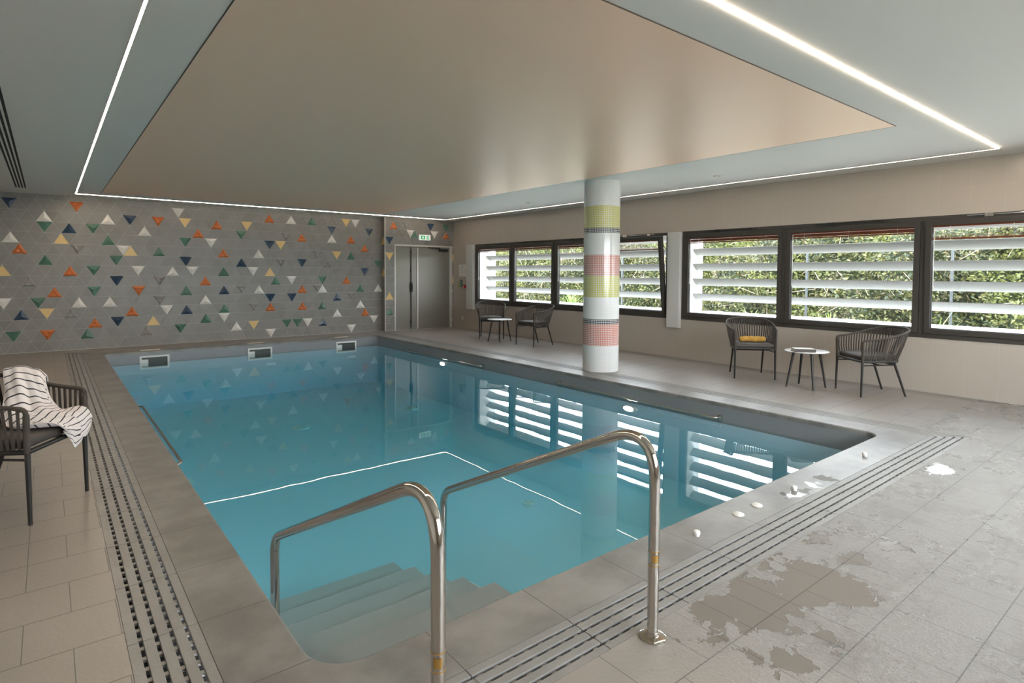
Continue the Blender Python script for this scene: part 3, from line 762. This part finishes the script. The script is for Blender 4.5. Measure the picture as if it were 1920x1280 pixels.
b = MB(); b.lathe([(.03, -.02), (.036, -.012), (.036, 0)], seg=20, axis='x'); b.build('cap', YELP, t, smooth=True)
t = tag(empty('wall_socket', (XW, 12.31, .26)), 'small white wall socket low on the window wall', 'socket')
b = MB(); b.lathe([(.028, -.012), (.042, -.010), (.045, 0)], seg=24, axis='x'); b.build('plate', PLASTIC, t, smooth=True)
b = MB(); b.lathe([(.010, -.014), (.012, -.011)], seg=16, axis='x'); b.build('hole', DARKF, t)

# ------------------------------------------------------------------ column
CX, CY = 6.29, 5.82
t = tag(empty('column', (CX, CY, 0)), 'round mosaic column banded white, salmon, yellow and black beside the pool', 'column')
b = MB(); n = 96
b.lathe([(.26, 0), (.26, H+.005)], seg=n); b.build('shaft', column_material((CX, CY)), t, smooth=True)

# ------------------------------------------------------------------ drain grates
def grate_mesh(L, m0=0, m1=0, name='grate_section'):
    """bars run along x for L, width .238 along y. m0/m1: mitre (+1 shortens/lengthens with y)"""
    b = MB(); Wd = .238; nb = 5; sl = .0145; bw = (Wd-(nb-1)*sl)/nb
    g = .0015
    for i in range(nb):
        y0 = i*(bw+sl); y1 = y0+bw
        xa0 = g+m0*y0; xa1 = g+m0*y1; xb0 = L-g-m1*y0; xb1 = L-g-m1*y1
        b.prism([(xa0, y0), (xb0, y0), (xb1, y1), (xa1, y1)], -.022, -.0008)
    # recessed bridges below the slots
    k = int(L/.062)
    for j in range(k):
        x = (j+.5)*L/k
        for i in range(nb-1):
            y0 = i*(bw+sl)+bw; y1 = y0+sl
            if g+m0*y1 < x-.016 and x+.016 < L-g-m1*y1: b.box(x-.012, x+.012, y0-.001, y1+.001, -.020, -.0085)
    return b
GST = mat('grate_stone', (.245, .234, .224), .42, bump=(60, .2), var=(5, .12))
def grate(b, loc, rz, label, group):
    o = b if isinstance(b, bpy.types.Object) else b.build('grate_section', GST, bevel=.0015, bseg=1)
    o.location = loc; o.rotation_euler = (0, 0, rz); return tag(o, label, 'drain grate', group)
PITCH = .4925
proto = None
def run(start, length, direction, fixed, phase, label, group, rz, flip):
    """full sections between mitred ends"""
    global proto
near_lab = 'stone drain grate section in the row along the near end of the pool'
left_lab = 'stone drain grate section in the row along the left side of the pool'
right_lab = 'stone drain grate section in the row between pool and window side'
far_lab = 'stone drain grate section in the row under the triangle tiled wall'
def place(L, loc, rz, lab, grp, m0=0, m1=0):
    global proto
    if m0 == 0 and m1 == 0 and abs(L-PITCH) < 1e-4:
        if proto is None: proto = grate_mesh(PITCH).build('grate_section', GST, bevel=.0015, bseg=1); o = proto
        else: o = proto.copy(); C.objects.link(o)
    else: o = grate_mesh(L, m0, m1).build('grate_section', GST, bevel=.0015, bseg=1)
    o.location = loc; o.rotation_euler = (0, 0, rz); tag(o, lab, 'drain grate', grp)
ORDN = ['first', 'second', 'third', 'fourth', 'fifth', 'sixth', 'seventh', 'eighth', 'ninth', 'tenth', 'eleventh', 'twelfth', 'thirteenth', 'fourteenth', 'fifteenth', 'sixteenth', 'seventeenth', 'eighteenth', 'nineteenth', 'twentieth', 'twenty-first', 'twenty-second']
# near row: outer edge at y=GY0, x from GX0 to GX3
xs = [2.6+PITCH*k for k in range(-4, 7)]       # joints .63 .. 5.555
place(xs[0]-GX0, (GX0+.001, GY0+.001, 0), 0, 'mitred grate corner piece at the left end of the near row', 'near row of drain grates', 1, 0)
for n_, a in enumerate(xs[:-1]): place(PITCH, (a, GY0+.001, 0), 0, ORDN[len(xs)-2-n_]+' grate section from the right corner piece in the near row', 'near row of drain grates')
place(GX3-xs[-1], (xs[-1], GY0+.001, 0), 0, 'mitred grate corner piece at the right end of the near row', 'near row of drain grates', 0, 1)
# left row: outer edge x=GX0; bars along y -> rotate -90 with width toward +x : use rz=90 mirrored via start at far end
ysL = [2.555-PITCH*0+.4975*k for k in range(-1, 20)]
ysL = [2.555+PITCH*k for k in range(-1, 20)]
place(ysL[0]-GY0, (GX0+.001, ysL[0], 0), -math.pi/2, 'mitred grate corner piece at the near end of the left row', 'left row of drain grates', 0, 1)
for n_, a in enumerate(ysL[1:]): place(PITCH, (GX0+.001, a, 0), -math.pi/2, ORDN[len(ysL)-2-n_]+' grate section from the far end in the row left of the pool', 'left row of drain grates')
place(GY3-ysL[-1], (GX0+.001, GY3, 0), -math.pi/2, 'mitred grate corner piece at the far end of the left row', 'left row of drain grates', 1, 0)
# right row: outer edge x=GX3, rz=+90, width toward -x
ysR = [2.10+PITCH*k for k in range(0, 21)]
place(ysR[0]-GY0, (GX3-.001, GY0, 0), math.pi/2, 'mitred grate corner piece at the near end of the window-side row', 'right row of drain grates', 1, 0)
for n_, a in enumerate(ysR[:-1]): place(PITCH, (GX3-.001, a, 0), math.pi/2, ORDN[n_]+' grate section from the near corner in the window-side row', 'right row of drain grates')
place(GY3-ysR[-1], (GX3-.001, ysR[-1], 0), math.pi/2, 'mitred grate corner piece at the far end of the window-side row', 'right row of drain grates', 0, 1)
# far row: outer edge y=GY3, rz=180
xf = [GX3-.5-PITCH*k for k in range(0, 11)]
place(GX3-xf[0], (GX3, GY3-.001, 0), math.pi, 'mitred grate corner piece at the right end of the row by the tiled wall', 'far row of drain grates', 1, 0)
for n_, a in enumerate(xf[:-1]): place(PITCH, (a, GY3-.001, 0), math.pi, ORDN[len(xf)-2-n_]+' grate section from the left along the triangle tiled wall', 'far row of drain grates')
place(xf[-1]-GX0, (xf[-1], GY3-.001, 0), math.pi, 'mitred grate corner piece at the left end of the row by the tiled wall', 'far row of drain grates', 0, 1)

# ------------------------------------------------------------------ pool fittings
POS3 = ['leftmost', 'middle', 'rightmost']
for i, (x0, x1) in enumerate(((1.222, 1.677), (2.995, 3.452), (4.760, 5.212))):
    t = tag(empty('pool_skimmer', ((x0+x1)/2, PF, -.195)), '%s white-framed skimmer opening in the far pool wall' % POS3[i], 'skimmer', 'skimmers in the far pool wall')
    hw = (x1-x0)/2
    b = MB(); f = .032
    b.box(-hw, hw, -.014, .005, .115-f, .115); b.box(-hw, hw, -.014, .005, -.115, -.115+f)
    b.box(-hw, -hw+f, -.014, .005, -.115+f, .115-f); b.box(hw-f, hw, -.014, .005, -.115+f, .115-f)
    b.build('skimmer_frame', PLASTIC, t, bevel=.003)
    b = MB(); b.box(-hw+f, hw-f, -.004, .0045, -.115+f, .115-f); b.build('throat', mat('skimmer_dark', (.05, .055, .05), .5) if i == 0 else bpy.data.materials['skimmer_dark'], t)
    b = MB(); b.box(-hw+f, -hw+.13, -.010, -.002, -.08, .05); b.build('flap', PLASTIC, t)
    b = MB(); b.box(x0+.03, x1-.12, PF+.08, PF+.23, .0, .006)
    tag(b.build('skimmer_lid', mat('lid_cream', (.78, .70, .60), .5) if i == 0 else bpy.data.materials['lid_cream'], bevel=.002), 'pale square skimmer lid on the far coping above the %s skimmer' % POS3[i], 'lid', 'skimmer lids on the far coping')
for (y, z, lab) in ((9.213, -.285, 'glowing underwater lamp in the right pool wall, the farther one'), (4.782, -.300, 'glowing underwater lamp in the right pool wall, near the steel rail')):
    t = tag(empty('underwater_lamp', (PR, y, z)), lab, 'pool lamp', 'underwater lamps in the right pool wall')
    b = MB(); b.lathe([(.055, -.020), (.075, -.016), (.085, .004)], seg=28, axis='x'); b.build('bezel', PLASTIC, t, smooth=True)
    b = MB(); b.lathe([(.001, -.027), (.035, -.026), (.056, -.019)], seg=28, axis='x'); b.build('lens', LAMPM, t, smooth=True); t.scale = (1, 1.5, .55)
def grab(x, ya, yb, z, side, lab):
    t = tag(empty('grab_rail', (x, (ya+yb)/2, z)), lab, 'grab rail', 'steel grab rails on the pool walls')
    h = abs(ya-yb)/2; s_ = side*.075
    b = MB(); b.tube(rounded([(0, -h, 0), (s_, -h+.02, 0), (s_, h-.02, 0), (0, h, 0)], (.05, .05)), .0125, 12); b.build('tube', STEEL, t, smooth=True)
    for e in (-h, h):
        b = MB(); b.lathe([(.030, -.005), (.030, .005)], (side*.004, e, 0), 20, 'x'); b.build('flange', STEEL, t, smooth=True)
grab(PR, 10.498, 7.957, -.165, -1, 'long steel grab rail on the right pool wall, the farther one')
grab(PR, 6.057, 3.514, -.160, -1, 'long steel grab rail on the right pool wall in front of the column')
grab(PL, 7.60, 5.10, -.095, 1, 'steel grab rail on the left pool wall')
for (x, y, lab) in ((3.02, 9.05, 'round inlet on the pool floor, left one'), (5.02, 9.15, 'round inlet on the pool floor near the right wall'), (3.9, 4.6, 'small round inlet on the pool floor behind the steel handrails')):
    t = tag(empty('floor_inlet', (x, y, DEEP)), lab, 'pool inlet', 'inlets on the pool floor')
    s_ = 1 if y > 6 else .45
    b = MB(); b.lathe([(.135*s_, 0), (.13*s_, .02), (.09*s_, .026), (.088*s_, .006)], seg=32); b.build('ring', PLASTIC, t, smooth=True)
    b = MB(); b.lathe([(.07*s_, 0.001), (.066*s_, .030), (.0, .034)], seg=32); b.build('cap', PLASTIC, t, smooth=True)
# coping anchors
for (x, y, flat, lab) in ((4.907, 1.782, 0, 'small raised anchor knob on the near coping, farthest right'), (3.761, 1.774, 0, 'small raised anchor knob on the near coping beside a puddle'),
                     (3.335, 1.796, 1, 'flat white anchor cap on the near coping, right one of two'), (3.122, 1.793, 1, 'flat white anchor cap on the near coping, left one of two'),
                     (2.688, 1.780, 0, 'small raised anchor knob on the near coping, right of the handrail post')):
    if flat:
        b = MB(); b.lathe([(.034, 0), (.033, .004), (.024, .009), (.0, .010)], (x, y, 0), 28); o = b.build('coping_anchor', PLASTIC, smooth=True)
    else:
        b = MB(); b.lathe([(.015, 0), (.015, .010), (.0185, .012), (.0185, .024), (.015, .028), (.0, .029)], (x, y, 0), 24); o = b.build('coping_anchor', PLASTIC, smooth=True, angle=60)
    tag(o, lab, 'coping anchor', 'cover anchors on the near coping')

# handrails
def handrail(x, lab):
    t = tag(empty('handrail', (x, 1.375, 0)), lab, 'handrail', 'steel handrails over the pool steps')
    y0 = 1.375
    pts = rounded([(0, 0, 0), (0, 0, .835), (0, 2.895-y0, .112), (0, 2.905-y0, -.40)], (.245, .085), 14)
    b = MB(); b.tube(pts, .0212, 24); b.build('tube', STEEL, t, smooth=True)
    b = MB(); b.lathe([(.052, 0), (.052, .006), (.040, .011), (.026, .012), (.025, .022), (.0215, .023)], seg=36); b.build('base_flange', STEEL, t, smooth=True)
    b = MB()
    for k in range(30):
        pass
    n = 10; vs = []; fs = []
    for i in range(n+1):
        a = R(200 + 70*i/n)
        for z in (.300, .330): vs.append((.0218*math.cos(a), .0218*math.sin(a), z))
    fs = [(2*i, 2*i+2, 2*i+3, 2*i+1) for i in range(n)]
    b.add(vs, fs); o = b.build('label_plate', BRASS, t, smooth=True); o['label'] = 'small brass maker plate'
    for z in (.340, .286):
        b = MB(); b.tube([(0, 0, z), (0, 0, z+.0035)], .0218, 24); b.build('groove_ring', BRASS, t, smooth=True)
handrail(.835, 'polished steel handrail over the pool steps, the left one')
handrail(1.795, 'polished steel handrail over the pool steps, the right one')
# thin white cable lying on the steps
b = MB(); b.tube(catmull([(1.86, 2.75, -.385), (1.83, 2.55, -.33), (1.80, 2.30, -.292), (1.83, 2.1, -.292), (1.86, 1.97, -.25)], 8), .0028, 8)
tag(b.build('cord', PLASTIC, smooth=True), 'thin white cord trailing in the water beside the right handrail', 'cord')

# ------------------------------------------------------------------ chairs
def make_chair():
    t = empty('rope_armchair')
    arm = [(.258, .262, .50), (.262, .266, .60), (.268, .258, .640), (.282, .215, .655), (.298, .10, .668), (.308, -.03, .692), (.298, -.16, .728), (.240, -.275, .760), (.13, -.335, .775), (0, -.352, .779)]
    full = arm + [(-x, y, z) for x, y, z in arm[:-1][::-1]]
    rail = catmull(full, 6)
    b = MB(); b.tube([(.256, .262, .40)]+rail+[(-.256, .262, .40)], .0125, 10); b.build('arm_rail', ROPE, t, smooth=True)
    seat = [(.252, .262, .405), (.256, .12, .405), (.252, -.04, .405), (.215, -.155, .405), (.12, -.215, .405), (0, -.228, .405)]
    fs = seat + [(-x, y, z) for x, y, z in seat[:-1][::-1]]
    ring = catmull(fs, 6)
    b = MB(); b.tube(ring, .014, 10); b.tube([(-.252, .262, .405), (.252, .262, .405)], .014, 10); b.build('seat_frame', LEG, t, smooth=True)
    # ropes
    def arclen(P):
        s = [0]
        for a, c in zip(P, P[1:]): s.append(s[-1]+(Vector(c)-Vector(a)).length)
        return s
    def at(P, s, u):
        d_ = u*s[-1]
        for i in range(len(P)-1):
            if s[i+1] >= d_: 
                f = (d_-s[i])/max(1e-9, s[i+1]-s[i]); return Vector(P[i]).lerp(Vector(P[i+1]), f)
        return Vector(P[-1])
    topP = rail[14:-14]; s1 = arclen(topP); s2 = arclen(ring)
    b = MB(); N = 46
    for k in range(N):
        u = (k+.5)/N
        a = at(topP, s1, u); c = at(ring, s2, .02+u*.96)
        tng = (at(topP, s1, min(1, u+.01))-at(topP, s1, max(0, u-.01))).normalized()
        ax = (c-a).normalized(); nrm = ax.cross(tng).normalized(); side = nrm.cross(ax).normalized()
        mid = a.lerp(c, .5); out = Vector((mid.x, mid.y+.05, 0)).normalized()*.008
        for p, q in ((a, mid+out), (mid+out, c)):
            b.obox((p+q)/2, side, nrm, (q-p).normalized(), .0078, .0022, (q-p).length/2+.002)
    # rope bands wrapped on the front posts
    for sx_ in (-1, 1): b.tube([(sx_*.257, .262, .41), (sx_*.259, .264, .52), (sx_*.262, .266, .61)], .0155, 10)
    b.build('rope_weave', ROPE, t)
    for sx_ in (-1, 1):
        b = MB(); b.tube([(sx_*.254, .262, .40), (sx_*.256, .268, 0.0)], [.0145, .0105], 12); b.build('leg', LEG, t, smooth=True)
        b = MB(); b.tube([(sx_*.200, -.135, .40), (sx_*.212, -.275, 0.0)], [.0145, .0105], 12); b.build('leg', LEG, t, smooth=True)
    b = MB()
    for sx_ in (-1, 1): b.tube([(sx_*.253, .255, .362), (sx_*.201, -.145, .362)], .0075, 8)
    b.tube([(-.22, .02, .36), (.22, .02, .36)], .0075, 8); b.tube([(-.20, -.14, .362), (.20, -.14, .362)], .0075, 8)
    b.tube([(-.15, .2, .392), (.12, -.18, .362)], .006, 8); b.tube([(.15, .2, .392), (-.12, -.18, .362)], .006, 8)
    b.build('stretcher', LEG, t, smooth=True)
    # cushion
    b = MB(); outl = [(.235, .25), (.238, .10), (.228, -.06), (.19, -.16), (.10, -.205), (0, -.215)]
    oo = [Vector((x, y, 0)) for x, y in outl]+[Vector((-x, y, 0)) for x, y in outl[:-1][::-1]]
    cc = catmull(oo, 5)
    rings = [(1.0-.05, .418), (1.0, .430), (1.0, .452), (.965, .466), (.85, .474), (.5, .477), (.02, .478)]
    n = len(cc)
    cen = Vector((0, .03, 0))
    vs = [tuple(cen+(p-cen)*s_ + Vector((0, 0, z))) for s_, z in rings for p in cc]
    fs_ = [(i*n+k, i*n+(k+1) % n, (i+1)*n+(k+1) % n, (i+1)*n+k) for i in range(len(rings)-1) for k in range(n)] + [tuple(range(n))[::-1], tuple(range((len(rings)-1)*n, len(rings)*n))]
    b.add(vs, fs_); b.build('seat_cushion', CUSH, t, smooth=True, angle=60)
    return t
def face(front_mid, fdir):
    f = Vector(fdir).normalized(); c_ = Vector(front_mid)-f*.268
    return (c_.x, c_.y, 0), math.atan2(f.y, f.x)-math.pi/2
chairs = [((7.407, 2.89), (-.789, .614), 'dark rope armchair right of the small table, facing left, at the right windows'),
          ((7.372, 4.04), (-.746, -.666), 'dark rope armchair with the mustard roll on its seat'),
          ((7.165, 8.60), (-1, -.02), 'dark rope armchair left of the column, turned sideways to the far small table'),
          ((7.344, 9.92), (-.56, -.83), 'dark rope armchair at the far windows, left of the far small table'),
          ((.03, 4.339), (.85, -.53), 'dark rope armchair with a striped towel at the left edge of the photo')]
ch0 = make_chair(); CH = []
for i, (fm, fd, lab) in enumerate(chairs):
    o = ch0 if i == 0 else copy_tree(ch0)
    loc, rz = face(fm, fd); o.location = loc; o.rotation_euler = (0, 0, rz)
    tag(o, lab, 'chair', 'rope armchairs round the pool'); CH.append(o)

# ------------------------------------------------------------------ tables
def make_table():
    t = empty('side_table')
    b = MB(); b.lathe([(.22, .444), (.245, .446), (.252, .451), (.252, .455), (.249, .457), (.0, .457)], seg=64); b.build('table_top', TOPW, t, smooth=True, angle=50)
    b = MB(); b.box(-.14, .14, -.012, .012, .430, .444); b.box(-.012, .012, -.14, .14, .430, .444); b.build('under_frame', LEG, t)
    for sx_ in (-1, 1):
        for sy_ in (-1, 1):
            b = MB(); b.tube([(sx_*.108, sy_*.108, .445), (sx_*.165, sy_*.165, 0)], [.0165, .0105], 12); b.build('leg', LEG, t, smooth=True)
    return t
t0 = make_table(); t0.location = (7.353, 3.357, 0); tag(t0, 'small round white side table with dark splayed legs and a book on it', 'table', 'round side tables')
t1 = copy_tree(t0); t1.location = (7.24, 9.50, 0); t1.rotation_euler = (0, 0, R(9)); tag(t1, 'small round white side table with nothing on it between the far chairs', 'table')
# book
bk = tag(empty('book', (7.235, 3.345, .4575), math.atan2(.67, .74)), 'closed dark-covered book with cream pages on the right-hand small table', 'book')
b = MB(); b.box(-.085, .085, -.12, .12, 0, .004); b.box(-.085, .085, -.12, .12, .032, .036); b.box(-.085, -.079, -.12, .12, 0, .036); b.build('cover', BOOKC, bk)
b = MB(); b.box(-.079, .081, -.116, .116, .004, .032); b.build('pages', PAPER, bk)
b = MB(); b.box(-.076, .080, -.114, .114, .0361, .0372); b.build('cover_sheet', PAPER, bk)

# mustard roll on the second chair
c3 = CH[1]
t = tag(empty('rolled_cushion', c3.location, c3.rotation_euler.z), 'rolled mustard fabric bolster lying on the seat cushion', 'cushion')
b = MB(); ax = [(-.165+.33*k/24, .075+.008*math.sin(k*.7), .517+.004*math.sin(k*1.1)) for k in range(25)]
rad = [.0375*(1-.35*max(0, abs(k-12)/12-.86)/.14)+.0006*math.sin(k*2.3) for k in range(25)]
b.tube(ax, rad, 24); b.build('roll', MUST, t, smooth=True, angle=60)
b = MB(); 
for sx_ in (-1, 1):
    sp = [(sx_*.167, .075+(.008+.0009*k)*math.cos(k*.5), .517+(.008+.0009*k)*math.sin(k*.5)) for k in range(24)]
    b.tube(sp, .0028, 6)
b.build('rolled_edge', MUST, t, smooth=True)

# striped towel on the left chair
def towel():
    rows = [
     [(-.33, -.20, .66), (-.335, -.14, .64), (-.34, -.08, .62), (-.345, -.03, .61), (-.34, .01, .60)],
     [(-.275, -.20, .775), (-.29, -.15, .79), (-.295, -.09, .785), (-.30, -.03, .765), (-.295, .02, .73)],
     [(-.22, -.17, .73), (-.23, -.12, .755), (-.24, -.06, .755), (-.25, .0, .73), (-.265, .04, .69)],
     [(-.16, -.13, .66), (-.18, -.08, .69), (-.20, -.02, .68), (-.22, .04, .65), (-.25, .07, .61)],
     [(-.08, -.09, .575), (-.12, -.04, .61), (-.15, .02, .61), (-.19, .07, .585), (-.24, .105, .56)],
     [(.0, -.03, .508), (-.05, .01, .53), (-.10, .06, .545), (-.16, .10, .55), (-.235, .14, .545)],
     [(.06, .06, .492), (.0, .10, .50), (-.07, .13, .515), (-.15, .16, .53), (-.245, .175, .535)],
     [(.07, .17, .490), (.01, .19, .497), (-.07, .21, .505), (-.16, .22, .52), (-.255, .215, .535)],
     [(.03, .255, .490), (-.03, .265, .492), (-.10, .27, .497), (-.17, .275, .510), (-.262, .262, .525)],
     [(.0, .288, .468), (-.05, .296, .462), (-.10, .302, .458), (-.165, .302, .465), (-.25, .296, .490)],
     [(-.02, .295, .440), (-.06, .302, .415), (-.10, .306, .39), (-.165, .306, .41), (-.242, .300, .455)],
     [(-.04, .295, .41), (-.07, .30, .365), (-.10, .303, .325), (-.16, .306, .36), (-.235, .302, .42)]]
    cols = list(zip(*rows)); dense = []
    NU, NV = 8, 12
    rowsd = [catmull(r_, NV) for r_ in rows]
    grid = []
    ncol = len(rowsd[0])
    colsd = [catmull([rowsd[i][j] for i in range(len(rows))], NU) for j in range(ncol)]
    nr = len(colsd[0]); b = MB(); vs = []
    for i in range(nr):
        for j in range(ncol):
            p = colsd[j][i]
            a = colsd[j][min(i+1, nr-1)]-colsd[j][max(i-1, 0)]; c = colsd[min(j+1, ncol-1)][i]-colsd[max(j-1, 0)][i]
            nn = c.cross(a); nn = nn.normalized() if nn.length > 1e-9 else Vector((0, 0, 1))
            if nn.z < 0: nn = -nn
            u, v = i/(nr-1), j/(ncol-1)
            env = min(1, max(.25, 1.4*math.sin(math.pi*min(1, max(0, (u-.1)/.9)))))
            f = .011*math.sin(v*15+2.6*math.sin(u*5)+u*3) + .007*math.sin(v*27-u*9+1) + .005*math.sin(u*22+v*6)
            p = p + nn*(f*env + .006)
            vs.append(tuple(p))
    fs = [(i*ncol+j, i*ncol+j+1, (i+1)*ncol+j+1, (i+1)*ncol+j) for i in range(nr-1) for j in range(ncol-1)]
    b.add(vs, fs); o = b.build('striped_towel', TOWEL, smooth=True, angle=180, recalc=True)
    uv = o.data.uv_layers.new(name='uv')
    for l in o.data.loops:
        i, j = divmod(l.vertex_index, ncol); uv.data[l.index].uv = (i/(nr-1), j/(ncol-1))
    s_ = o.modifiers.new('solid', 'SOLIDIFY'); s_.thickness = .006; s_.offset = 0
    return o
tw = towel(); tw.location = CH[4].location; tw.rotation_euler = CH[4].rotation_euler
tag(tw, 'white towel with thin black stripes draped over the left armchair', 'towel')

# ------------------------------------------------------------------ outdoors
b = MB(); b.box(XW+.27, 60, -40, 60, -.2, -.02); b.box(-40, XW+.27, -40, YN-.21, -.2, -.02); struct(b.build('ground', GRAVEL), 'outdoor ground beyond the windows')
LEAFA = leaf_material('hedge_leaves', [(.012, .018, .008), (.030, .042, .014), (.065, .078, .024), (.16, .155, .045), (.10, .07, .042)])
LEAFB = leaf_material('shrub_leaves', [(.06, .13, .03), (.14, .25, .06), (.30, .38, .14)])
def leaves(N, fn, size, flat=.5, seed=1):
    rr = random.Random(seed); b = MB()
    for _ in range(N):
        p = Vector(fn(rr)); s_ = size*rr.uniform(.6, 1.4)
        n_ = Vector((rr.gauss(-.5, .6), rr.gauss(0, .6), rr.gauss(.4, .6))).normalized()
        a = n_.cross(Vector((rr.gauss(0, 1), rr.gauss(0, 1), rr.gauss(0, 1)))).normalized(); c = n_.cross(a)
        i = len(b.v)
        b.v += [tuple(p-a*s_), tuple(p-c*s_*flat+n_*s_*.1), tuple(p+a*s_), tuple(p+c*s_*flat+n_*s_*.1)]
        b.f.append((i, i+1, i+2, i+3)); b.mi.append(0)
    return b
def hx(y, z): return 13.6+.35*math.sin(y*.7)+.16*math.sin(y*1.9+z*2)+.12*math.sin(y*4.7-z*3)+.2*z
for i, (y0, y1) in enumerate([(-3.5, 24)]):
    t = tag(empty('hedge', (13.5, (y0+y1)/2, 0)), 'long overgrown green and brown hedge outside, seen between the louvres', 'hedge')
    def fn(r_, y0=y0, y1=y1):
        y = r_.uniform(y0, y1); z = 2.55*r_.random()**.85; top = 2.45+.12*math.sin(y*1.3)+.08*math.sin(y*3.1)
        z = min(z, top+r_.uniform(-.1, .05)); x = hx(y, z)+abs(r_.gauss(0, .30))-.12; return (x-13.5, y-(y0+y1)/2, z)
    o = leaves(int((y1-y0)*3300), fn, .042, .45, 10+i).build('foliage', LEAFA, t, recalc=False)
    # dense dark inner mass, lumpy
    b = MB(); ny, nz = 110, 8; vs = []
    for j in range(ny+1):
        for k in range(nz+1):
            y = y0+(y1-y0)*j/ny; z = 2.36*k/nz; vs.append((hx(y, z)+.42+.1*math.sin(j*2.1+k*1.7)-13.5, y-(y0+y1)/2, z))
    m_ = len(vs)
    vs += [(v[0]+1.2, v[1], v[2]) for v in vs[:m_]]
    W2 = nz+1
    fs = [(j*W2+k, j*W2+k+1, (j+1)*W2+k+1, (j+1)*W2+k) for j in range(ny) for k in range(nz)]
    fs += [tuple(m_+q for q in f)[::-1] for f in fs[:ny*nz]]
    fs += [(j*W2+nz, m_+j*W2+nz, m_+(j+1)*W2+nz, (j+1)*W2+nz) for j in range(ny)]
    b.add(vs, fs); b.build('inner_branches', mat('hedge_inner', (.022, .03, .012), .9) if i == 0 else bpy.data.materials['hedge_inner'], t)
    b = MB(); r_ = random.Random(50+i)
    for k in range(int((y1-y0)*7)):
        y = r_.uniform(y0, y1); z = r_.uniform(.1, 2.2); L = r_.uniform(.3, .8); an = r_.gauss(0, .8)
        x = hx(y, z)-.03-13.5
        b.tube([(x, y-(y0+y1)/2, z), (x+r_.uniform(-.15, .05), y-(y0+y1)/2+math.sin(an)*L, min(2.5, z+math.cos(an)*L*.6))], .007, 5)
    b.build('twigs', mat('twig', (.32, .25, .19), .8) if i == 0 else bpy.data.materials['twig'], t)
# leafy plants in front of the hedge
for i, (y, x, s_, lab) in enumerate(((2.9, 10.6, 1.0, 'spiky pale-leaved plant outside the rightmost window pane'), (4.7, 11.2, .9, 'spiky leafy plant outside the middle pane of the right windows'),
                   (6.4, 11.4, .8, 'smaller spiky leafy plant outside, further left in the middle pane'), (1.6, 10.8, 1.0, 'spiky leafy plant outside near the right edge of the photo'), (12.5, 12.2, 1.1, 'bright green leafy plant outside the far windows'))):
    t = tag(empty('leafy_plant', (x, y, -.02)), lab, 'plant', 'spiky plants outside')
    b = MB(); r_ = random.Random(80+i)
    for k in range(60):
        a = r_.uniform(0, 2*math.pi); el = r_.uniform(.5, 1.35); L = r_.uniform(.45, .75)*s_; w_ = .02*s_
        d0 = Vector((math.cos(a)*math.cos(el), math.sin(a)*math.cos(el), math.sin(el))); sd = Vector((-math.sin(a), math.cos(a), 0))
        base = Vector((0, 0, .35*s_*r_.random()))
        pts = [base, base+d0*L*.5, base+d0*L*.9+Vector((math.cos(a), math.sin(a), -.3))*L*.12]
        i0 = len(b.v)
        b.v += [tuple(pts[0]-sd*w_*.5), tuple(pts[0]+sd*w_*.5), tuple(pts[1]+sd*w_), tuple(pts[1]-sd*w_), tuple(pts[2])]
        b.f += [(i0, i0+1, i0+2, i0+3), (i0+3, i0+2, i0+4)]; b.mi += [0, 0]
    b.build('leaves', LEAFB, t, recalc=False)
    b = MB(); b.tube([(0, 0, 0), (0, 0, .4*s_)], .03, 8); b.build('stem', BARK, t)
# fence posts outside
plab = ['grey fence post outside, seen in the left pane of the right windows', 'grey fence post outside, seen in the middle pane of the right windows', 'grey fence post outside the rightmost pane', 'grey fence post outside behind the column']
for i, (x, y) in enumerate(((12.4, 8.2), (12.4, 5.7), (12.4, 3.2), (12.4, 10.7))):
    t = tag(empty('fence_post', (x, y, -.02)), plab[i], 'fence post', 'fence posts outside')
    b = MB(); b.box(-.02, .02, -.02, .02, 0, 1.95); b.build('post', mat('post_grey', (.04, .045, .05), .5) if i == 0 else bpy.data.materials['post_grey'], t, bevel=.004)
    b = MB(); b.box(-.024, .024, -.024, .024, 1.95, 1.97); b.build('cap', DARKF, t)
